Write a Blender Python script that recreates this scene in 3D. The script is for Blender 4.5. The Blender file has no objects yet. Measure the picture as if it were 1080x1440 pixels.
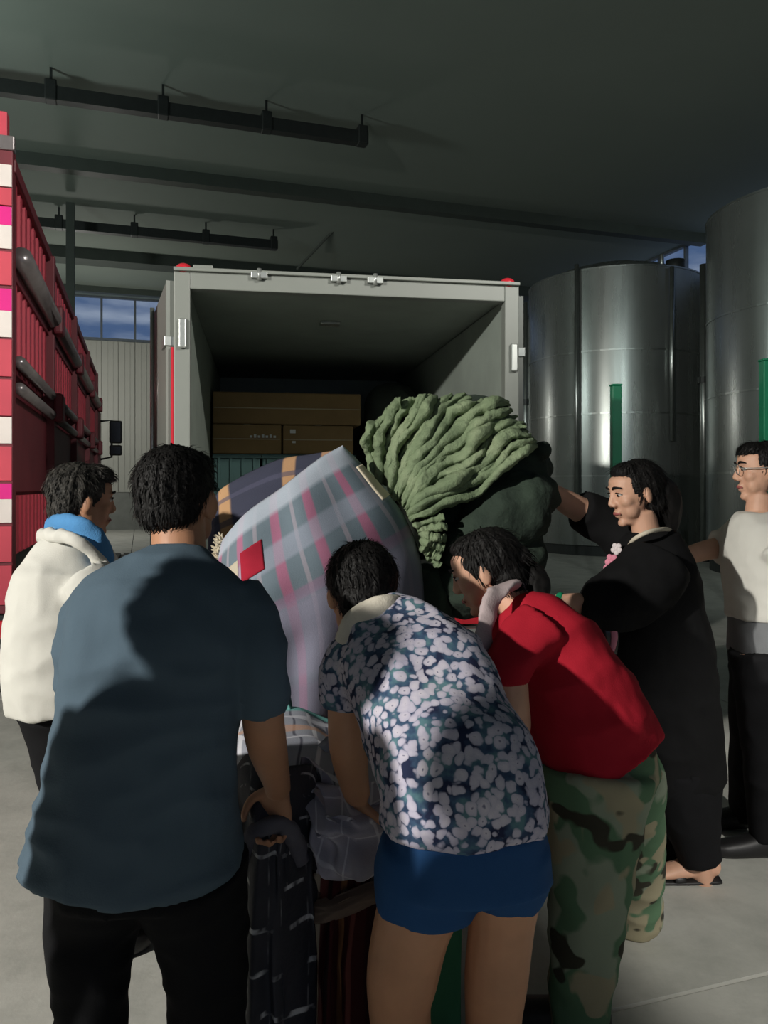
import bpy, bmesh, math, random
from mathutils import Vector, Matrix, noise
random.seed(7)
SC = bpy.context.scene
COL = SC.collection
V = Vector
# ------------------------------------------------------------------ camera
F = 1080.0; HZ = 685.0; EYE = 1.5
cam = bpy.data.cameras.new('camera'); camo = bpy.data.objects.new('camera', cam); COL.objects.link(camo)
cam.sensor_fit = 'HORIZONTAL'; cam.sensor_width = 36.0; cam.lens = 36.0
cam.shift_y = -(720 - HZ) / 1080.0
cam.clip_start = .05; cam.clip_end = 200
camo.location = (0, 0, EYE); camo.rotation_euler = (math.pi / 2, 0, 0)
SC.camera = camo
def P(x, y, d):
    return V(((x - 540) / F * d, d, EYE + (HZ - y) / F * d))
# ------------------------------------------------------------------ view and world
vs = SC.view_settings
vs.view_transform = 'Standard'; vs.look = 'None'; vs.gamma = 1.0; vs.use_curve_mapping = False
vs.exposure = 0.0
w = bpy.data.worlds.new('dusk_sky'); SC.world = w; w.use_nodes = True
wn = w.node_tree; wn.nodes.clear()
wo = wn.nodes.new('ShaderNodeOutputWorld'); wb = wn.nodes.new('ShaderNodeBackground')
tc = wn.nodes.new('ShaderNodeTexCoord'); mp = wn.nodes.new('ShaderNodeMapping')
mp.inputs['Scale'].default_value = (5, 5, 22)
nz = wn.nodes.new('ShaderNodeTexNoise'); nz.inputs['Scale'].default_value = 1.3; nz.inputs['Detail'].default_value = 4
rp = wn.nodes.new('ShaderNodeValToRGB')
rp.color_ramp.elements[0].position = .42; rp.color_ramp.elements[0].color = (.085, .135, .24, 1)
rp.color_ramp.elements[1].position = .66; rp.color_ramp.elements[1].color = (.42, .46, .52, 1)
wn.links.new(tc.outputs['Generated'], mp.inputs[0]); wn.links.new(mp.outputs[0], nz.inputs['Vector'])
wn.links.new(nz.outputs['Fac'], rp.inputs[0]); wn.links.new(rp.outputs[0], wb.inputs[0])
wb.inputs[1].default_value = 1.05
wn.links.new(wb.outputs[0], wo.inputs[0])
# ------------------------------------------------------------------ lamps, with two added fill spots
def lamp(name, kind, loc, energy, col, size, aim=None, spot=None, blend=.4):
    l = bpy.data.lights.new(name, kind); l.energy = energy; l.color = col
    l.shadow_soft_size = size
    if kind == 'SPOT': l.spot_size = math.radians(spot); l.spot_blend = blend
    o = bpy.data.objects.new(name, l); COL.objects.link(o); o.location = loc
    if aim is not None:
        o.rotation_euler = (V(aim) - V(loc)).to_track_quat('-Z', 'Y').to_euler()
    return o
WARM = (1.0, .97, .90); COOL = (.90, 1.0, .96)
lamp('flood_lamp', 'SPOT', (-5.5, -3.0, 3.9), 2900, WARM, .11, (-.6, 3.2, .7), 95, .6)
lamp('bay_lamp', 'POINT', (-8.4, 8.0, 5.2), 680, COOL, .5)
lamp('tank_lamp', 'SPOT', (3.6, -4.5, 6.2), 800, COOL, .08, (6.4, 16.0, 2.6), 34, .4)
lamp('tank_lamp', 'SPOT', (-1.4, -9.0, 6.6), 1350, COOL, .08, (6.4, 16.0, 3.0), 26, .4)
lamp('fill_spot', 'SPOT', (5.5, -2.0, 6.0), 2300, WARM, .15, (-3.2, 7.5, 2.4), 30, .6)  # fill added for the red truck's side
lamp('fill_spot', 'SPOT', (2.6, -6.0, 6.2), 3000, WARM, .12, (1.75, 2.8, 0), 13, .5)  # narrow spot added to brighten the floor at right, no known source
lamp('bay_lamp', 'POINT', (-9.2, 22.5, 4.4), 280, WARM, .4)
# ------------------------------------------------------------------ materials
def lin(c):
    c = c / 255.0
    return c / 12.92 if c <= .04045 else ((c + .055) / 1.055) ** 2.4
def C(r, g, b): return (lin(r), lin(g), lin(b), 1)
def sc(c, k): return (min(1, c[0] * k), min(1, c[1] * k), min(1, c[2] * k), 1)
class NT:
    def __init__(s, name, rough=.8, metal=0.0):
        s.m = bpy.data.materials.new(name); s.m.use_nodes = True
        s.t = s.m.node_tree; s.t.nodes.clear()
        s.out = s.t.nodes.new('ShaderNodeOutputMaterial'); s.b = s.t.nodes.new('ShaderNodeBsdfPrincipled')
        s.t.links.new(s.b.outputs[0], s.out.inputs[0])
        s.b.inputs['Roughness'].default_value = rough; s.b.inputs['Metallic'].default_value = metal
        s.tc = s.t.nodes.new('ShaderNodeTexCoord')
    def n(s, kind, **kw):
        o = s.t.nodes.new(kind)
        for k, v in kw.items(): setattr(o, k, v)
        return o
    def l(s, a, b): s.t.links.new(a, b)
    def val(s, sock, v):
        if hasattr(v, 'is_linked') or isinstance(v, bpy.types.NodeSocket): s.l(v, sock)
        else: sock.default_value = v
    def noise(s, scale, detail=3, vec=None, rough=.55, map3=None):
        o = s.n('ShaderNodeTexNoise'); o.inputs['Scale'].default_value = scale; o.inputs['Detail'].default_value = detail
        o.inputs['Roughness'].default_value = rough
        src = vec if vec is not None else s.tc.outputs['Object']
        if map3:
            m = s.n('ShaderNodeMapping'); m.inputs['Scale'].default_value = map3; s.l(src, m.inputs[0]); src = m.outputs[0]
        s.l(src, o.inputs['Vector']); return o.outputs['Fac']
    def ramp(s, fac, stops, mode='LINEAR'):
        o = s.n('ShaderNodeValToRGB'); cr = o.color_ramp; cr.interpolation = mode
        cr.elements[0].position = stops[0][0]; cr.elements[0].color = stops[0][1]
        cr.elements[1].position = stops[1][0]; cr.elements[1].color = stops[1][1]
        for p, c in stops[2:]:
            e = cr.elements.new(p); e.color = c
        s.l(fac, o.inputs[0]); return o.outputs[0]
    def mix(s, fac, a, b, mode='MIX'):
        o = s.n('ShaderNodeMix', data_type='RGBA', blend_type=mode)
        s.val(o.inputs[0], fac); s.val(o.inputs[6], a); s.val(o.inputs[7], b); return o.outputs[2]
    def math(s, op, a, b=0.0):
        o = s.n('ShaderNodeMath', operation=op); s.val(o.inputs[0], a); s.val(o.inputs[1], b); return o.outputs[0]
    def color(s, c): s.val(s.b.inputs['Base Color'], c)
    def bump(s, h, strength=.3, dist=.01):
        o = s.n('ShaderNodeBump'); o.inputs['Strength'].default_value = strength; o.inputs['Distance'].default_value = dist
        s.l(h, o.inputs['Height']); s.l(o.outputs[0], s.b.inputs['Normal'])
    def uv(s):
        o = s.n('ShaderNodeSeparateXYZ'); s.l(s.tc.outputs['UV'], o.inputs[0]); return o.outputs[0], o.outputs[1]
MATS = {}
def mat(name, c, rough=.8, metal=0.0, var=.18, vs_=5, bump=.15, bs=60, dist=.004, spec=None):
    if name in MATS: return MATS[name]
    m = NT(name, rough, metal)
    m.color(m.ramp(m.noise(vs_, 4), [(.3, sc(c, 1 - var)), (.7, sc(c, 1 + var))]))
    if bump: m.bump(m.noise(bs, 3), bump, dist)
    if spec is not None: m.b.inputs['Specular IOR Level'].default_value = spec
    MATS[name] = m.m; return m.m
# ------------------------------------------------------------------ object helpers
def tag(o, label=None, cat=None, group=None, kind=None):
    if label: o['label'] = label
    if cat: o['category'] = cat
    if group: o['group'] = group
    if kind: o['kind'] = kind
    return o
def link(name, me, m=None, parent=None, smooth=False):
    o = bpy.data.objects.new(name, me); COL.objects.link(o)
    if m and not me.materials: me.materials.append(m)
    if smooth:
        me.polygons.foreach_set('use_smooth', [True] * len(me.polygons))
    if parent:
        o.parent = parent; o.matrix_parent_inverse = Matrix.Translation(-parent.location) if parent.type == 'EMPTY' else Matrix.Identity(4)
    return o
def empty(name, loc):
    o = bpy.data.objects.new(name, None); COL.objects.link(o); o.location = loc; o.empty_display_size = .1
    return o
class MB:
    def __init__(s): s.v = []; s.f = []
    def add(s, vs, fs):
        k = len(s.v); s.v += [V(x) for x in vs]; s.f += [tuple(i + k for i in f) for f in fs]; return s
    def box(s, o, ax, ay, az, x, y, z):
        """box in frame (o; ax, ay, az); x, y, z are (lo, hi)"""
        vs = [V(o) + V(ax) * x[i] + V(ay) * y[j] + V(az) * z[k] for i in (0, 1) for j in (0, 1) for k in (0, 1)]
        return s.add(vs, [(0, 1, 3, 2), (4, 6, 7, 5), (0, 4, 5, 1), (2, 3, 7, 6), (0, 2, 6, 4), (1, 5, 7, 3)])
    def tube(s, pts, r, n=10, cap=True):
        secs = [(V(p), r if not isinstance(r, (list, tuple)) else r[i], r if not isinstance(r, (list, tuple)) else r[i]) for i, p in enumerate(pts)]
        return s.loft(secs, None, n=n, sub=1, capk=.0)
    def loft(s, secs, S=None, n=18, sub=4, sup=2.0, capk=.7, capk0=None):
        secs = [(V(c), a, b) for c, a, b in secs]
        m = len(secs); out = []
        if sub > 1 and m > 2:
            for i in range(m - 1):
                p0 = secs[max(i - 1, 0)]; p1 = secs[i]; p2 = secs[i + 1]; p3 = secs[min(i + 2, m - 1)]
                for k in range(sub):
                    t = k / sub
                    def cr(a, b, c, d): return .5 * ((2 * b) + (c - a) * t + (2 * a - 5 * b + 4 * c - d) * t * t + (3 * b - a - 3 * c + d) * t ** 3)
                    out.append((cr(p0[0], p1[0], p2[0], p3[0]), max(.001, cr(p0[1], p1[1], p2[1], p3[1])), max(.001, cr(p0[2], p1[2], p2[2], p3[2]))))
            out.append(secs[-1])
        else: out = list(secs)
        T0 = (out[1][0] - out[0][0]).normalized(); T1 = (out[-1][0] - out[-2][0]).normalized()
        k0 = capk if capk0 is None else capk0
        if S is None:
            S = T0.orthogonal() if abs(T0.z) < .9 else V((1, 0, 0))
        S = V(S)
        def capring(e, T, k):
            r = []; L = min(e[1], e[2]) * k
            for q in (.35, .62, .82, .95):
                f = math.sqrt(1 - q * q) if k > .3 else 1 - q
                r.append((e[0] + T * L * q, e[1] * f, e[2] * f))
            return r
        if k0 > 0: out = capring(out[0], -T0, k0)[::-1] + out
        if capk > 0: out = out + capring(out[-1], T1, capk)
        M = len(out); vs = []
        Sp = S
        for i, (c, a, b) in enumerate(out):
            T = out[min(i + 1, M - 1)][0] - out[max(i - 1, 0)][0]
            if T.length < 1e-7: T = T0
            T.normalize(); U = Sp - T * Sp.dot(T)
            if U.length < 1e-4: U = T.orthogonal()
            U.normalize(); N = T.cross(U)
            for k in range(n):
                th = 2 * math.pi * k / n; cx = math.cos(th); sx = math.sin(th)
                e = 2.0 / sup
                x = math.copysign(abs(cx) ** e, cx); y = math.copysign(abs(sx) ** e, sx)
                vs.append(c + U * a * x + N * b * y)
        fs = []
        for i in range(M - 1):
            for k in range(n):
                a = i * n + k; b = i * n + (k + 1) % n
                fs.append((a, b, b + n, a + n))
        fs.append(tuple(range(n - 1, -1, -1))); fs.append(tuple(range((M - 1) * n, M * n)))
        return s.add(vs, fs)
    def ell(s, c, rf, ru, rr, Fv=V((0, 1, 0)), Uv=V((0, 0, 1)), n=16, m=10):
        Fv = V(Fv).normalized(); R = Fv.cross(V(Uv)).normalized(); Uv = R.cross(Fv)
        vs = [V(c) + Uv * ru]; fs = []
        for i in range(1, m):
            ph = math.pi * i / m
            for k in range(n):
                th = 2 * math.pi * k / n
                vs.append(V(c) + Uv * ru * math.cos(ph) + (Fv * rf * math.cos(th) + R * rr * math.sin(th)) * math.sin(ph))
        vs.append(V(c) - Uv * ru); e = len(vs) - 1
        for k in range(n): fs.append((0, 1 + k, 1 + (k + 1) % n))
        for i in range(m - 2):
            for k in range(n):
                a = 1 + i * n + k; b = 1 + i * n + (k + 1) % n
                fs.append((a, a + n, b + n, b))
        for k in range(n): fs.append((e, 1 + (m - 2) * n + (k + 1) % n, 1 + (m - 2) * n + k))
        return s.add(vs, fs)
    def mesh(s, name='m', fix=True):
        me = bpy.data.meshes.new(name); me.from_pydata([tuple(v) for v in s.v], [], s.f)
        if fix:
            bm = bmesh.new(); bm.from_mesh(me); bmesh.ops.recalc_face_normals(bm, faces=bm.faces); bm.to_mesh(me); bm.free()
        me.update(); return me
    def build(s, name, m, parent=None, smooth=False, bevel=0):
        o = link(name, s.mesh(name), m, parent, smooth)
        if bevel:
            b = o.modifiers.new('bevel', 'BEVEL'); b.width = bevel; b.segments = 2; b.limit_method = 'ANGLE'
        return o
    def fused(s, name, voxel=.008, smooth_it=3, fold=None):
        """union of the closed shapes as one continuous skin"""
        me = s.mesh(name); o = bpy.data.objects.new(name, me); COL.objects.link(o)
        r = o.modifiers.new('r', 'REMESH'); r.mode = 'VOXEL'; r.voxel_size = voxel; r.adaptivity = 0
        if smooth_it:
            q = o.modifiers.new('s', 'SMOOTH'); q.factor = .5; q.iterations = smooth_it
        dg = bpy.context.evaluated_depsgraph_get()
        res = bpy.data.meshes.new_from_object(o.evaluated_get(dg), depsgraph=dg)
        bpy.data.objects.remove(o); bpy.data.meshes.remove(me)
        if fold:
            cos = [fold(v.co, v.normal) for v in res.vertices]
            for v, c in zip(res.vertices, cos): v.co = c
        res.name = name; res.update(); return res
def folds(amp, fx, fy, fz, seed=0.0, amp2=0.0, f2=30):
    def fn(p, n):
        q = V((p.x * fx + seed, p.y * fy + seed * 1.7, p.z * fz - seed))
        a = noise.noise(q); a = (1 - abs(a) * 2.2) if amp > 0 else a
        d = abs(amp) * a
        if amp2: d += amp2 * noise.noise(p * f2 + V((seed, 0, 0)))
        return p + n * d
    return fn
X1 = V((1, 0, 0)); Y1 = V((0, 1, 0)); Z1 = V((0, 0, 1))
# ================================================================== the shed
TH = math.radians(17.6)
A = V((-math.sin(TH), math.cos(TH), 0)); B = V((math.cos(TH), math.sin(TH), 0))
def S(u, v, z): return B * u + A * v + Z1 * z
CEIL = 8.2; VB = 28.6; UR = 14.3; UL = -12.5; VF = -11.0
O0 = V((0, 0, 0))
m = NT('concrete_floor', .62)
c = m.mix(m.noise(.55, 5), C(172, 172, 166), C(206, 205, 196))
c = m.mix(m.ramp(m.noise(3.2, 6, rough=.7), [(.42, (0, 0, 0, 1)), (.62, (.55, .55, .55, 1))]), c, C(156, 157, 150))
m.color(c); m.bump(m.noise(35, 5), .25, .004); M_FLOOR = m.m
M_GROUT = mat('joint_concrete', C(60, 62, 60), .9)
M_WALL = mat('grey_wall_sheet', C(172, 172, 164), .55, 0, .06, .6, .05, 30)
M_PLINTH = mat('plinth_render', C(128, 130, 126), .9, 0, .12, 3)
M_CEIL = mat('ceiling_sheet', C(120, 130, 122), .75, 0, .05, .35, .04, 8)
M_BEAM = mat('green_grey_beam', C(58, 66, 60), .6, 0, .1, 4)
M_STEELDARK = mat('dark_steel', C(44, 48, 47), .5, .4, .15, 8)
M_FRAME = mat('window_frame', C(96, 104, 112), .5, .2, .1, 8)
m = NT('window_glass', .03)
tr = m.n('ShaderNodeBsdfTransparent'); tr.inputs[0].default_value = (.86, .90, .96, 1)
gl = m.n('ShaderNodeBsdfGlossy'); gl.inputs['Roughness'].default_value = .05; gl.inputs[0].default_value = (.8, .85, .9, 1)
ms = m.n('ShaderNodeMixShader'); ms.inputs[0].default_value = .07
m.l(tr.outputs[0], ms.inputs[1]); m.l(gl.outputs[0], ms.inputs[2]); m.l(ms.outputs[0], m.out.inputs[0]); M_GLASS = m.m

floor = MB().box(O0, B, A, Z1, (UL - .2, UR + .2), (VF, VB + .3), (-.25, -.022)).build('floor', M_GROUT); tag(floor, kind='structure')
SL = 4.1; GAP = .008
sm = MB().box(O0, B, A, Z1, (GAP, SL - GAP), (GAP, SL - GAP), (-.03, 0)).mesh('slab')
nu = int((UR - UL) / SL) + 1; nv = int((VB - VF) / SL) + 1
for i in range(nu):
    for j in range(nv):
        u = UL + i * SL; v = VF + .6 + j * SL
        su = min(SL, UR - u) / SL; sv = min(SL, VB - v) / SL
        if su < .05 or sv < .05: continue
        if su < 1 or sv < 1:
            me = MB().box(O0, B, A, Z1, (GAP, SL * su - GAP), (GAP, SL * sv - GAP), (-.03, 0)).mesh('slab')
        else: me = sm
        o = link('slab', me, M_FLOOR, floor); o.location = S(u, v, 0)
ceiling = MB().box(O0, B, A, Z1, (UL - .2, UR + .2), (VF, VB + .3), (CEIL, CEIL + .15)).build('ceiling', M_CEIL); tag(ceiling, kind='structure')
for v, h, w_ in ((16.9, .26, .28), (23.4, .3, .7), (27.4, .2, .25), (6.2, .26, .28)):
    MB().box(O0, B, A, Z1, (UL, UR), (v - w_ / 2, v + w_ / 2), (CEIL - h, CEIL + .01)).build('beam', M_BEAM, ceiling)
p = [P(418, 378, 22.0), P(486, 306, 19.6)]
MB().tube(p, .035, 8).build('brace', M_BEAM, ceiling)
# walls
wall_back = MB().box(O0, B, A, Z1, (UL, UR), (VB + .06, VB + .22), (0, 6.65)).build('wall_back', M_WALL); tag(wall_back, kind='structure')
PW = .56
pm = MB()
pm.box(O0, B, A, Z1, (.012, PW - .012), (0, .07), (1.32, 6.62)); pm.box(O0, B, A, Z1, (PW * .32, PW * .38), (-.02, .0), (1.32, 6.62)); pm.box(O0, B, A, Z1, (PW * .64, PW * .70), (-.02, 0), (1.32, 6.62))
pm = pm.mesh('wall_panel')
for i in range(int((UR - UL) / PW)):
    o = link('wall_panel', pm, M_WALL, wall_back); o.location = S(UL + i * PW, VB, 0)
tag(MB().box(O0, B, A, Z1, (UL, UR), (VB - .12, VB + .05), (0, 1.3)).build('baseboard_back', M_PLINTH), kind='structure')
def window(name, o, ax, ay, L, z0, z1, pitch, label):
    r = empty(name, o); tag(r, label, None, None, 'structure')
    n = int(L / pitch)
    MB().box(o, ax, ay, Z1, (0, L), (-.05, .08), (z0, z0 + .09)).build('window_sill', M_FRAME, r)
    MB().box(o, ax, ay, Z1, (0, L), (-.05, .08), (z1 - .06, z1)).build('window_head', M_FRAME, r)
    mm = MB().box(O0, ax, ay, Z1, (-.035, .035), (-.04, .07), (z0 + .09, z1 - .06)).mesh('mullion')
    gm = MB().box(O0, ax, ay, Z1, (.035, pitch - .035), (.0, .012), (z0 + .09, z1 - .06)).mesh('pane')
    for i in range(n + 1):
        q = link('mullion', mm, M_FRAME, r); q.location = V(o) + V(ax) * pitch * i
        q.matrix_parent_inverse = Matrix.Translation(-r.location)
        if i < n:
            g = link('pane', gm, M_GLASS, r); g.location = V(o) + V(ax) * pitch * i
window('window_1', S(UL, VB + .1, 0), B, A, UR - UL, 6.65, CEIL, 1.12, 'high strip window along the back wall showing dusk sky')
wall_right = MB().box(O0, B, A, Z1, (UR, UR + .16), (VF, VB + .2), (0, 6.65)).build('wall_right', M_WALL); tag(wall_right, kind='structure')
window('window_2', S(UR + .04, 2.0, 0), A, B, VB - 2.0, 6.65, CEIL, 1.12, 'high strip window above the steel tanks')
wall_left = MB().box(O0, B, A, Z1, (UL - .16, UL), (VF, VB + .2), (0, CEIL)).build('wall_left', M_WALL); tag(wall_left, kind='structure')
wf = MB()
for u0, u1, z0, z1 in ((UL, -5.5, 0, CEIL), (3.5, UR, 0, CEIL), (-5.5, 3.5, 6.9, CEIL)): wf.box(O0, B, A, Z1, (u0, u1), (VF - .16, VF), (z0, z1))
tag(wf.build('wall_front', M_WALL), kind='structure')
# steel column that carries the long beam
colp = P(99, 400, 17.6); colp.z = 0
MB().box(colp, B, A, Z1, (-.09, .09), (-.09, .09), (0, CEIL - .2)).build('trim_1', M_BEAM); bpy.data.objects['trim_1']['kind'] = 'structure'
# hanging rails with clamps
def rail(v, u1, z, label):
    r = empty('ceiling_rail', S(u1 - 8, v, z)); tag(r, label, 'ceiling rail', 'rails hung under the ceiling')
    MB().box(O0, B, A, Z1, (UL + .3, u1), (v - .09, v + .09), (z - .12, z + .1)).build('rail_tube', M_STEELDARK, r)
    k = u1 - .1
    while k > UL + .5:
        MB().box(O0, B, A, Z1, (k - .09, k + .09), (v - .11, v + .11), (z - .13, z + .20)).build('clamp', M_STEELDARK, r, bevel=.02)
        MB().box(O0, B, A, Z1, (k - .02, k + .02), (v - .02, v + .02), (z + .18, CEIL)).build('hanger_rod', M_STEELDARK, r)
        k -= 1.72
rail(13.3, 3.9, CEIL - .42, 'dark rail with clamps hung under the ceiling, nearest and longest in view')
rail(19.9, 3.4, CEIL - .40, 'dark rail with clamps hung under the ceiling, behind the long beam')

# ================================================================== steel tanks
m = NT('brushed_steel', .33, .75)
c = m.mix(m.noise(.9, 4), C(120, 126, 123), C(148, 152, 149)); m.color(c)
rg = m.ramp(m.noise(1.0, 4, map3=(5, 5, .5)), [(.3, (.25, .25, .25, 1)), (.7, (.32, .32, .32, 1))]); m.l(rg, m.b.inputs['Roughness'])
m.bump(m.noise(1.2, 3, map3=(2.2, 2.2, .25)), .05, .04); M_TANK = m.m
M_TANKPIPE = mat('pipe_steel', C(150, 155, 152), .3, .9, .1, 4, 0)
def cyl(mb, c, r0, r1, z0, z1, n=72):
    vs = []; fs = []
    for z in (z0, z1):
        for rr in (r1, r0):
            for k in range(n):
                t = 2 * math.pi * k / n; vs.append((c.x + rr * math.cos(t), c.y + rr * math.sin(t), z))
    for k in range(n):
        j = (k + 1) % n
        fs += [(k, j, 2 * n + j, 2 * n + k), (n + j, n + k, 3 * n + k, 3 * n + j), (k, n + k, n + j, j), (2 * n + k, 2 * n + j, 3 * n + j, 3 * n + k)]
    return mb.add(vs, fs)
def sharp(o):
    e = o.modifiers.new('split', 'EDGE_SPLIT'); e.split_angle = math.radians(40); return o
def tank(c, r, h, label, pipes, hatch):
    root = empty('steel_tank', V((c.x, c.y, 0))); tag(root, label, 'tank', 'stainless steel tanks along the right wall')
    zs = [.22, 1.75, 3.1, 4.46, h]
    for i in range(4):
        sharp(cyl(MB(), c, r - .04, r, zs[i] + .008, zs[i + 1] - .008).build('shell_course', M_TANK, root, True))
        o = cyl(MB(), c, r - .03, r + .012, zs[i + 1] - .022, zs[i + 1] + .012).build('seam_ring', M_TANKPIPE, root, False)
    cyl(MB(), c, r - .25, r - .06, 0, .24).build('plinth_ring', M_STEELDARK, root)
    n = 48; vs = [(c.x, c.y, h + .55)]; fs = []
    for q, (k, dz) in enumerate(((.35, .48), (.7, .26), (.985, -.01))):
        for i in range(n):
            t = 2 * math.pi * i / n; vs.append((c.x + r * k * math.cos(t), c.y + r * k * math.sin(t), h + dz))
    for i in range(n):
        fs.append((0, 1 + i, 1 + (i + 1) % n))
        for q in range(2): fs.append((1 + q * n + i, 1 + (q + 1) * n + i, 1 + (q + 1) * n + (i + 1) % n, 1 + q * n + (i + 1) % n))
    MB().add(vs, fs).build('roof_cone', M_TANK, root, True)
    for (px, y0, y1, rr) in pipes:
        # a pipe strapped on the shell where the view line meets it
        dirv = V(((px - 540) / F, 1, 0)); bq = dirv.dot(V((c.x, c.y, 0))); aq = dirv.dot(dirv); cq = c.x ** 2 + c.y ** 2 - (r + rr + .03) ** 2
        disc = bq * bq - aq * cq; t = (bq - math.sqrt(max(0, disc))) / aq
        q = dirv * t; z0 = max(.05, EYE + (HZ - y1) / F * q.y); z1 = EYE + (HZ - y0) / F * q.y
        MB().tube([(q.x, q.y, z0), (q.x, q.y, z1)], rr, 10).build('pipe', M_TANKPIPE, root, True)
    if hatch:
        h0 = V((c.x + r * .45, c.y - r * .72, h - .05))
        MB().loft([(h0, .20, .20), (h0 + Z1 * .3, .20, .20)], X1, n=16, sub=1, capk=.2).build('hatch', M_STEELDARK, root, True)
        MB().loft([(h0 + V((-.3, 0, .2)), .05, .05), (h0 + V((-.3, 0, .42)), .05, .05)], X1, n=10, sub=1, capk=.6).build('valve', M_TANKPIPE, root, True)
T1 = V((5.52, 18.4, 0)); T2 = V((7.75, 13.45, 0)); T3 = V((3.9, 23.9, 0))
tank(T1, 2.02, 6.25, 'stainless steel tank behind the woman in black, left of the taller looking one', [(811, 372, 740, .05), (945, 375, 620, .05)], True)
tank(T2, 1.95, 6.3, 'stainless steel tank at the right edge above the man in white', [], False)
tank(T3, 2.0, 6.25, 'far stainless steel tank mostly hidden behind the truck box', [], False)
def standpipe(px, d, y0, rr, label):
    q = P(px, 700, d); q.z = 0; z1 = P(px, y0, d).z
    o = empty('standpipe', q); tag(o, label, 'pipe', 'standpipes by the tanks')
    MB().tube([q, V((q.x, q.y, z1))], rr, 12).build('pipe', M_TANKPIPE, o, True)
    MB().loft([(q, rr * 2.2, rr * 2.2), (q + Z1 * .03, rr * 2.2, rr * 2.2)], X1, n=16, sub=1, capk=0).build('flange', M_STEELDARK, o)
    MB().loft([(V((q.x, q.y, z1 * .6)), rr * 1.6, rr * 1.6), (V((q.x, q.y, z1 * .6 + .12)), rr * 1.6, rr * 1.6)], X1, n=16, sub=1, capk=0).build('coupling', M_STEELDARK, o)
standpipe(990, 15.6, 372, .085, 'tall steel standpipe between the two nearest tanks')
standpipe(739, 16.0, 425, .045, 'thin steel standpipe beside the truck box and tank')
# green posts
M_GREEN = mat('green_paint', C(16, 120, 82), .45, 0, .1, 5, .05, 20)
def green_post(px, d, ytop, label):
    q = P(px, 700, d); q.z = 0; zt = P(px, ytop, d).z
    o = empty('green_post', q); tag(o, label, 'post', 'green steel posts')
    MB().box(q, X1, Y1, Z1, (-.052, .052), (-.052, .052), (.012, zt)).build('post_tube', M_GREEN, o, bevel=.008)
    MB().box(q, X1, Y1, Z1, (-.058, .058), (-.058, .058), (zt, zt + .02)).build('cap', M_GREEN, o, bevel=.006)
    MB().box(q, X1, Y1, Z1, (-.11, .11), (-.11, .11), (0, .012)).build('base_plate', M_GREEN, o)
green_post(866, 8.6, 543, 'green square steel post rising behind the head of the woman in black')
green_post(1078, 7.4, 508, 'green square steel post above the man with glasses')

# ================================================================== box truck
TY = math.radians(9.3)
TA = V((-math.sin(TY), math.cos(TY), 0)); TB = V((math.cos(TY), math.sin(TY), 0))
R0 = V((-1.262, 4.65, 0)); BW = 2.16; BT = 2.81; BZ = .80; BL = 4.1
M_BOX = mat('box_white_paint', C(126, 130, 124), .45, 0, .05, 2, .03, 20)
M_BOXIN = mat('box_inner_ply', C(138, 146, 138), .6, 0, .10, 3, .08, 20)
M_BOXFLOOR = mat('box_floor_plate', C(52, 54, 52), .7, .1, .2, 6)
M_RUB = mat('black_rubber', C(22, 22, 22), .85, 0, .15, 10)
M_REDLENS = mat('red_lens', C(190, 40, 52), .25, 0, .05, 10, 0)
M_REDPAINT = mat('red_bumper_paint', C(170, 24, 26), .4, 0, .1, 4, .03)
M_CHROME = mat('zinc_fitting', C(176, 180, 176), .35, .7, .08, 12, 0)
truck = empty('box_truck', R0 + TB * BW / 2); tag(truck, 'white box truck with its rear doors open and dark cargo inside', 'truck')
def tb(name, m, x, y, z, bevel=.006, par=truck):
    return MB().box(R0, TB, TA, Z1, x, y, z).build(name, m, par, bevel=bevel)
tb('side_wall', M_BOX, (0, .05), (.08, BL), (BZ, BT)); tb('side_wall', M_BOX, (BW - .05, BW), (.08, BL), (BZ, BT))
tb('side_lining', M_BOXIN, (.05, .07), (.09, BL - .06), (BZ + .03, BT - .08)); tb('side_lining', M_BOXIN, (BW - .07, BW - .05), (.09, BL - .06), (BZ + .03, BT - .08))
tb('front_wall', M_BOXIN, (.0, BW), (BL - .05, BL), (BZ, BT))
tb('roof', M_BOX, (0, BW), (.08, BL), (BT - .05, BT)); tb('roof_lining', M_BOXIN, (.06, BW - .06), (.09, BL - .06), (BT - .075, BT - .055))
tb('cargo_floor', M_BOXFLOOR, (0, BW), (.08, BL), (BZ - .1, BZ))
tb('door_post', M_BOX, (-.01, .085), (0, .08), (BZ - .1, BT)); tb('door_post', M_BOX, (BW - .085, BW + .01), (0, .08), (BZ - .1, BT))
tb('door_header', M_BOX, (.085, BW - .085), (0, .08), (BT - .105, BT)); tb('door_sill', M_STEELDARK, (.085, BW - .085), (0, .08), (BZ - .12, BZ + .0))
tb('header_lip', M_BOX, (-.01, BW + .01), (-.025, .02), (BT - .002, BT + .02), .004)
for x in (.045, BW - .06):
    q = R0 + TB * x + Z1 * (BT + .02) + TA * .03
    MB().ell(q, .05, .035, .05).build('marker_lamp', M_REDLENS, truck, True)
for x in (.50, .99, 1.22):
    tb('keeper', M_CHROME, (x - .05, x + .05), (-.03, .0), (BT - .03, BT + .01), .004)
    q = R0 + TB * x - TA * .02 + Z1 * (BT - .04)
    MB().tube([q, q + Z1 * .07], .014, 8).build('keeper_pin', M_CHROME, truck, True)
tb('roof_wedge', M_BOX, (.10, .22), (.02, .25), (BT + .02, BT + .05))
for x, zz in ((.02, 2.43), (BW - .05, 2.34)):
    for k in (0, -1.15):
        tb('hinge', M_CHROME, (x, x + .045), (-.028, .0), (zz + k - .09, zz + k + .09), .008)
tb('dome_lamp', M_CHROME, (.95, 1.1), (.9, 1.0), (BT - .10, BT - .075), .008)
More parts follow.
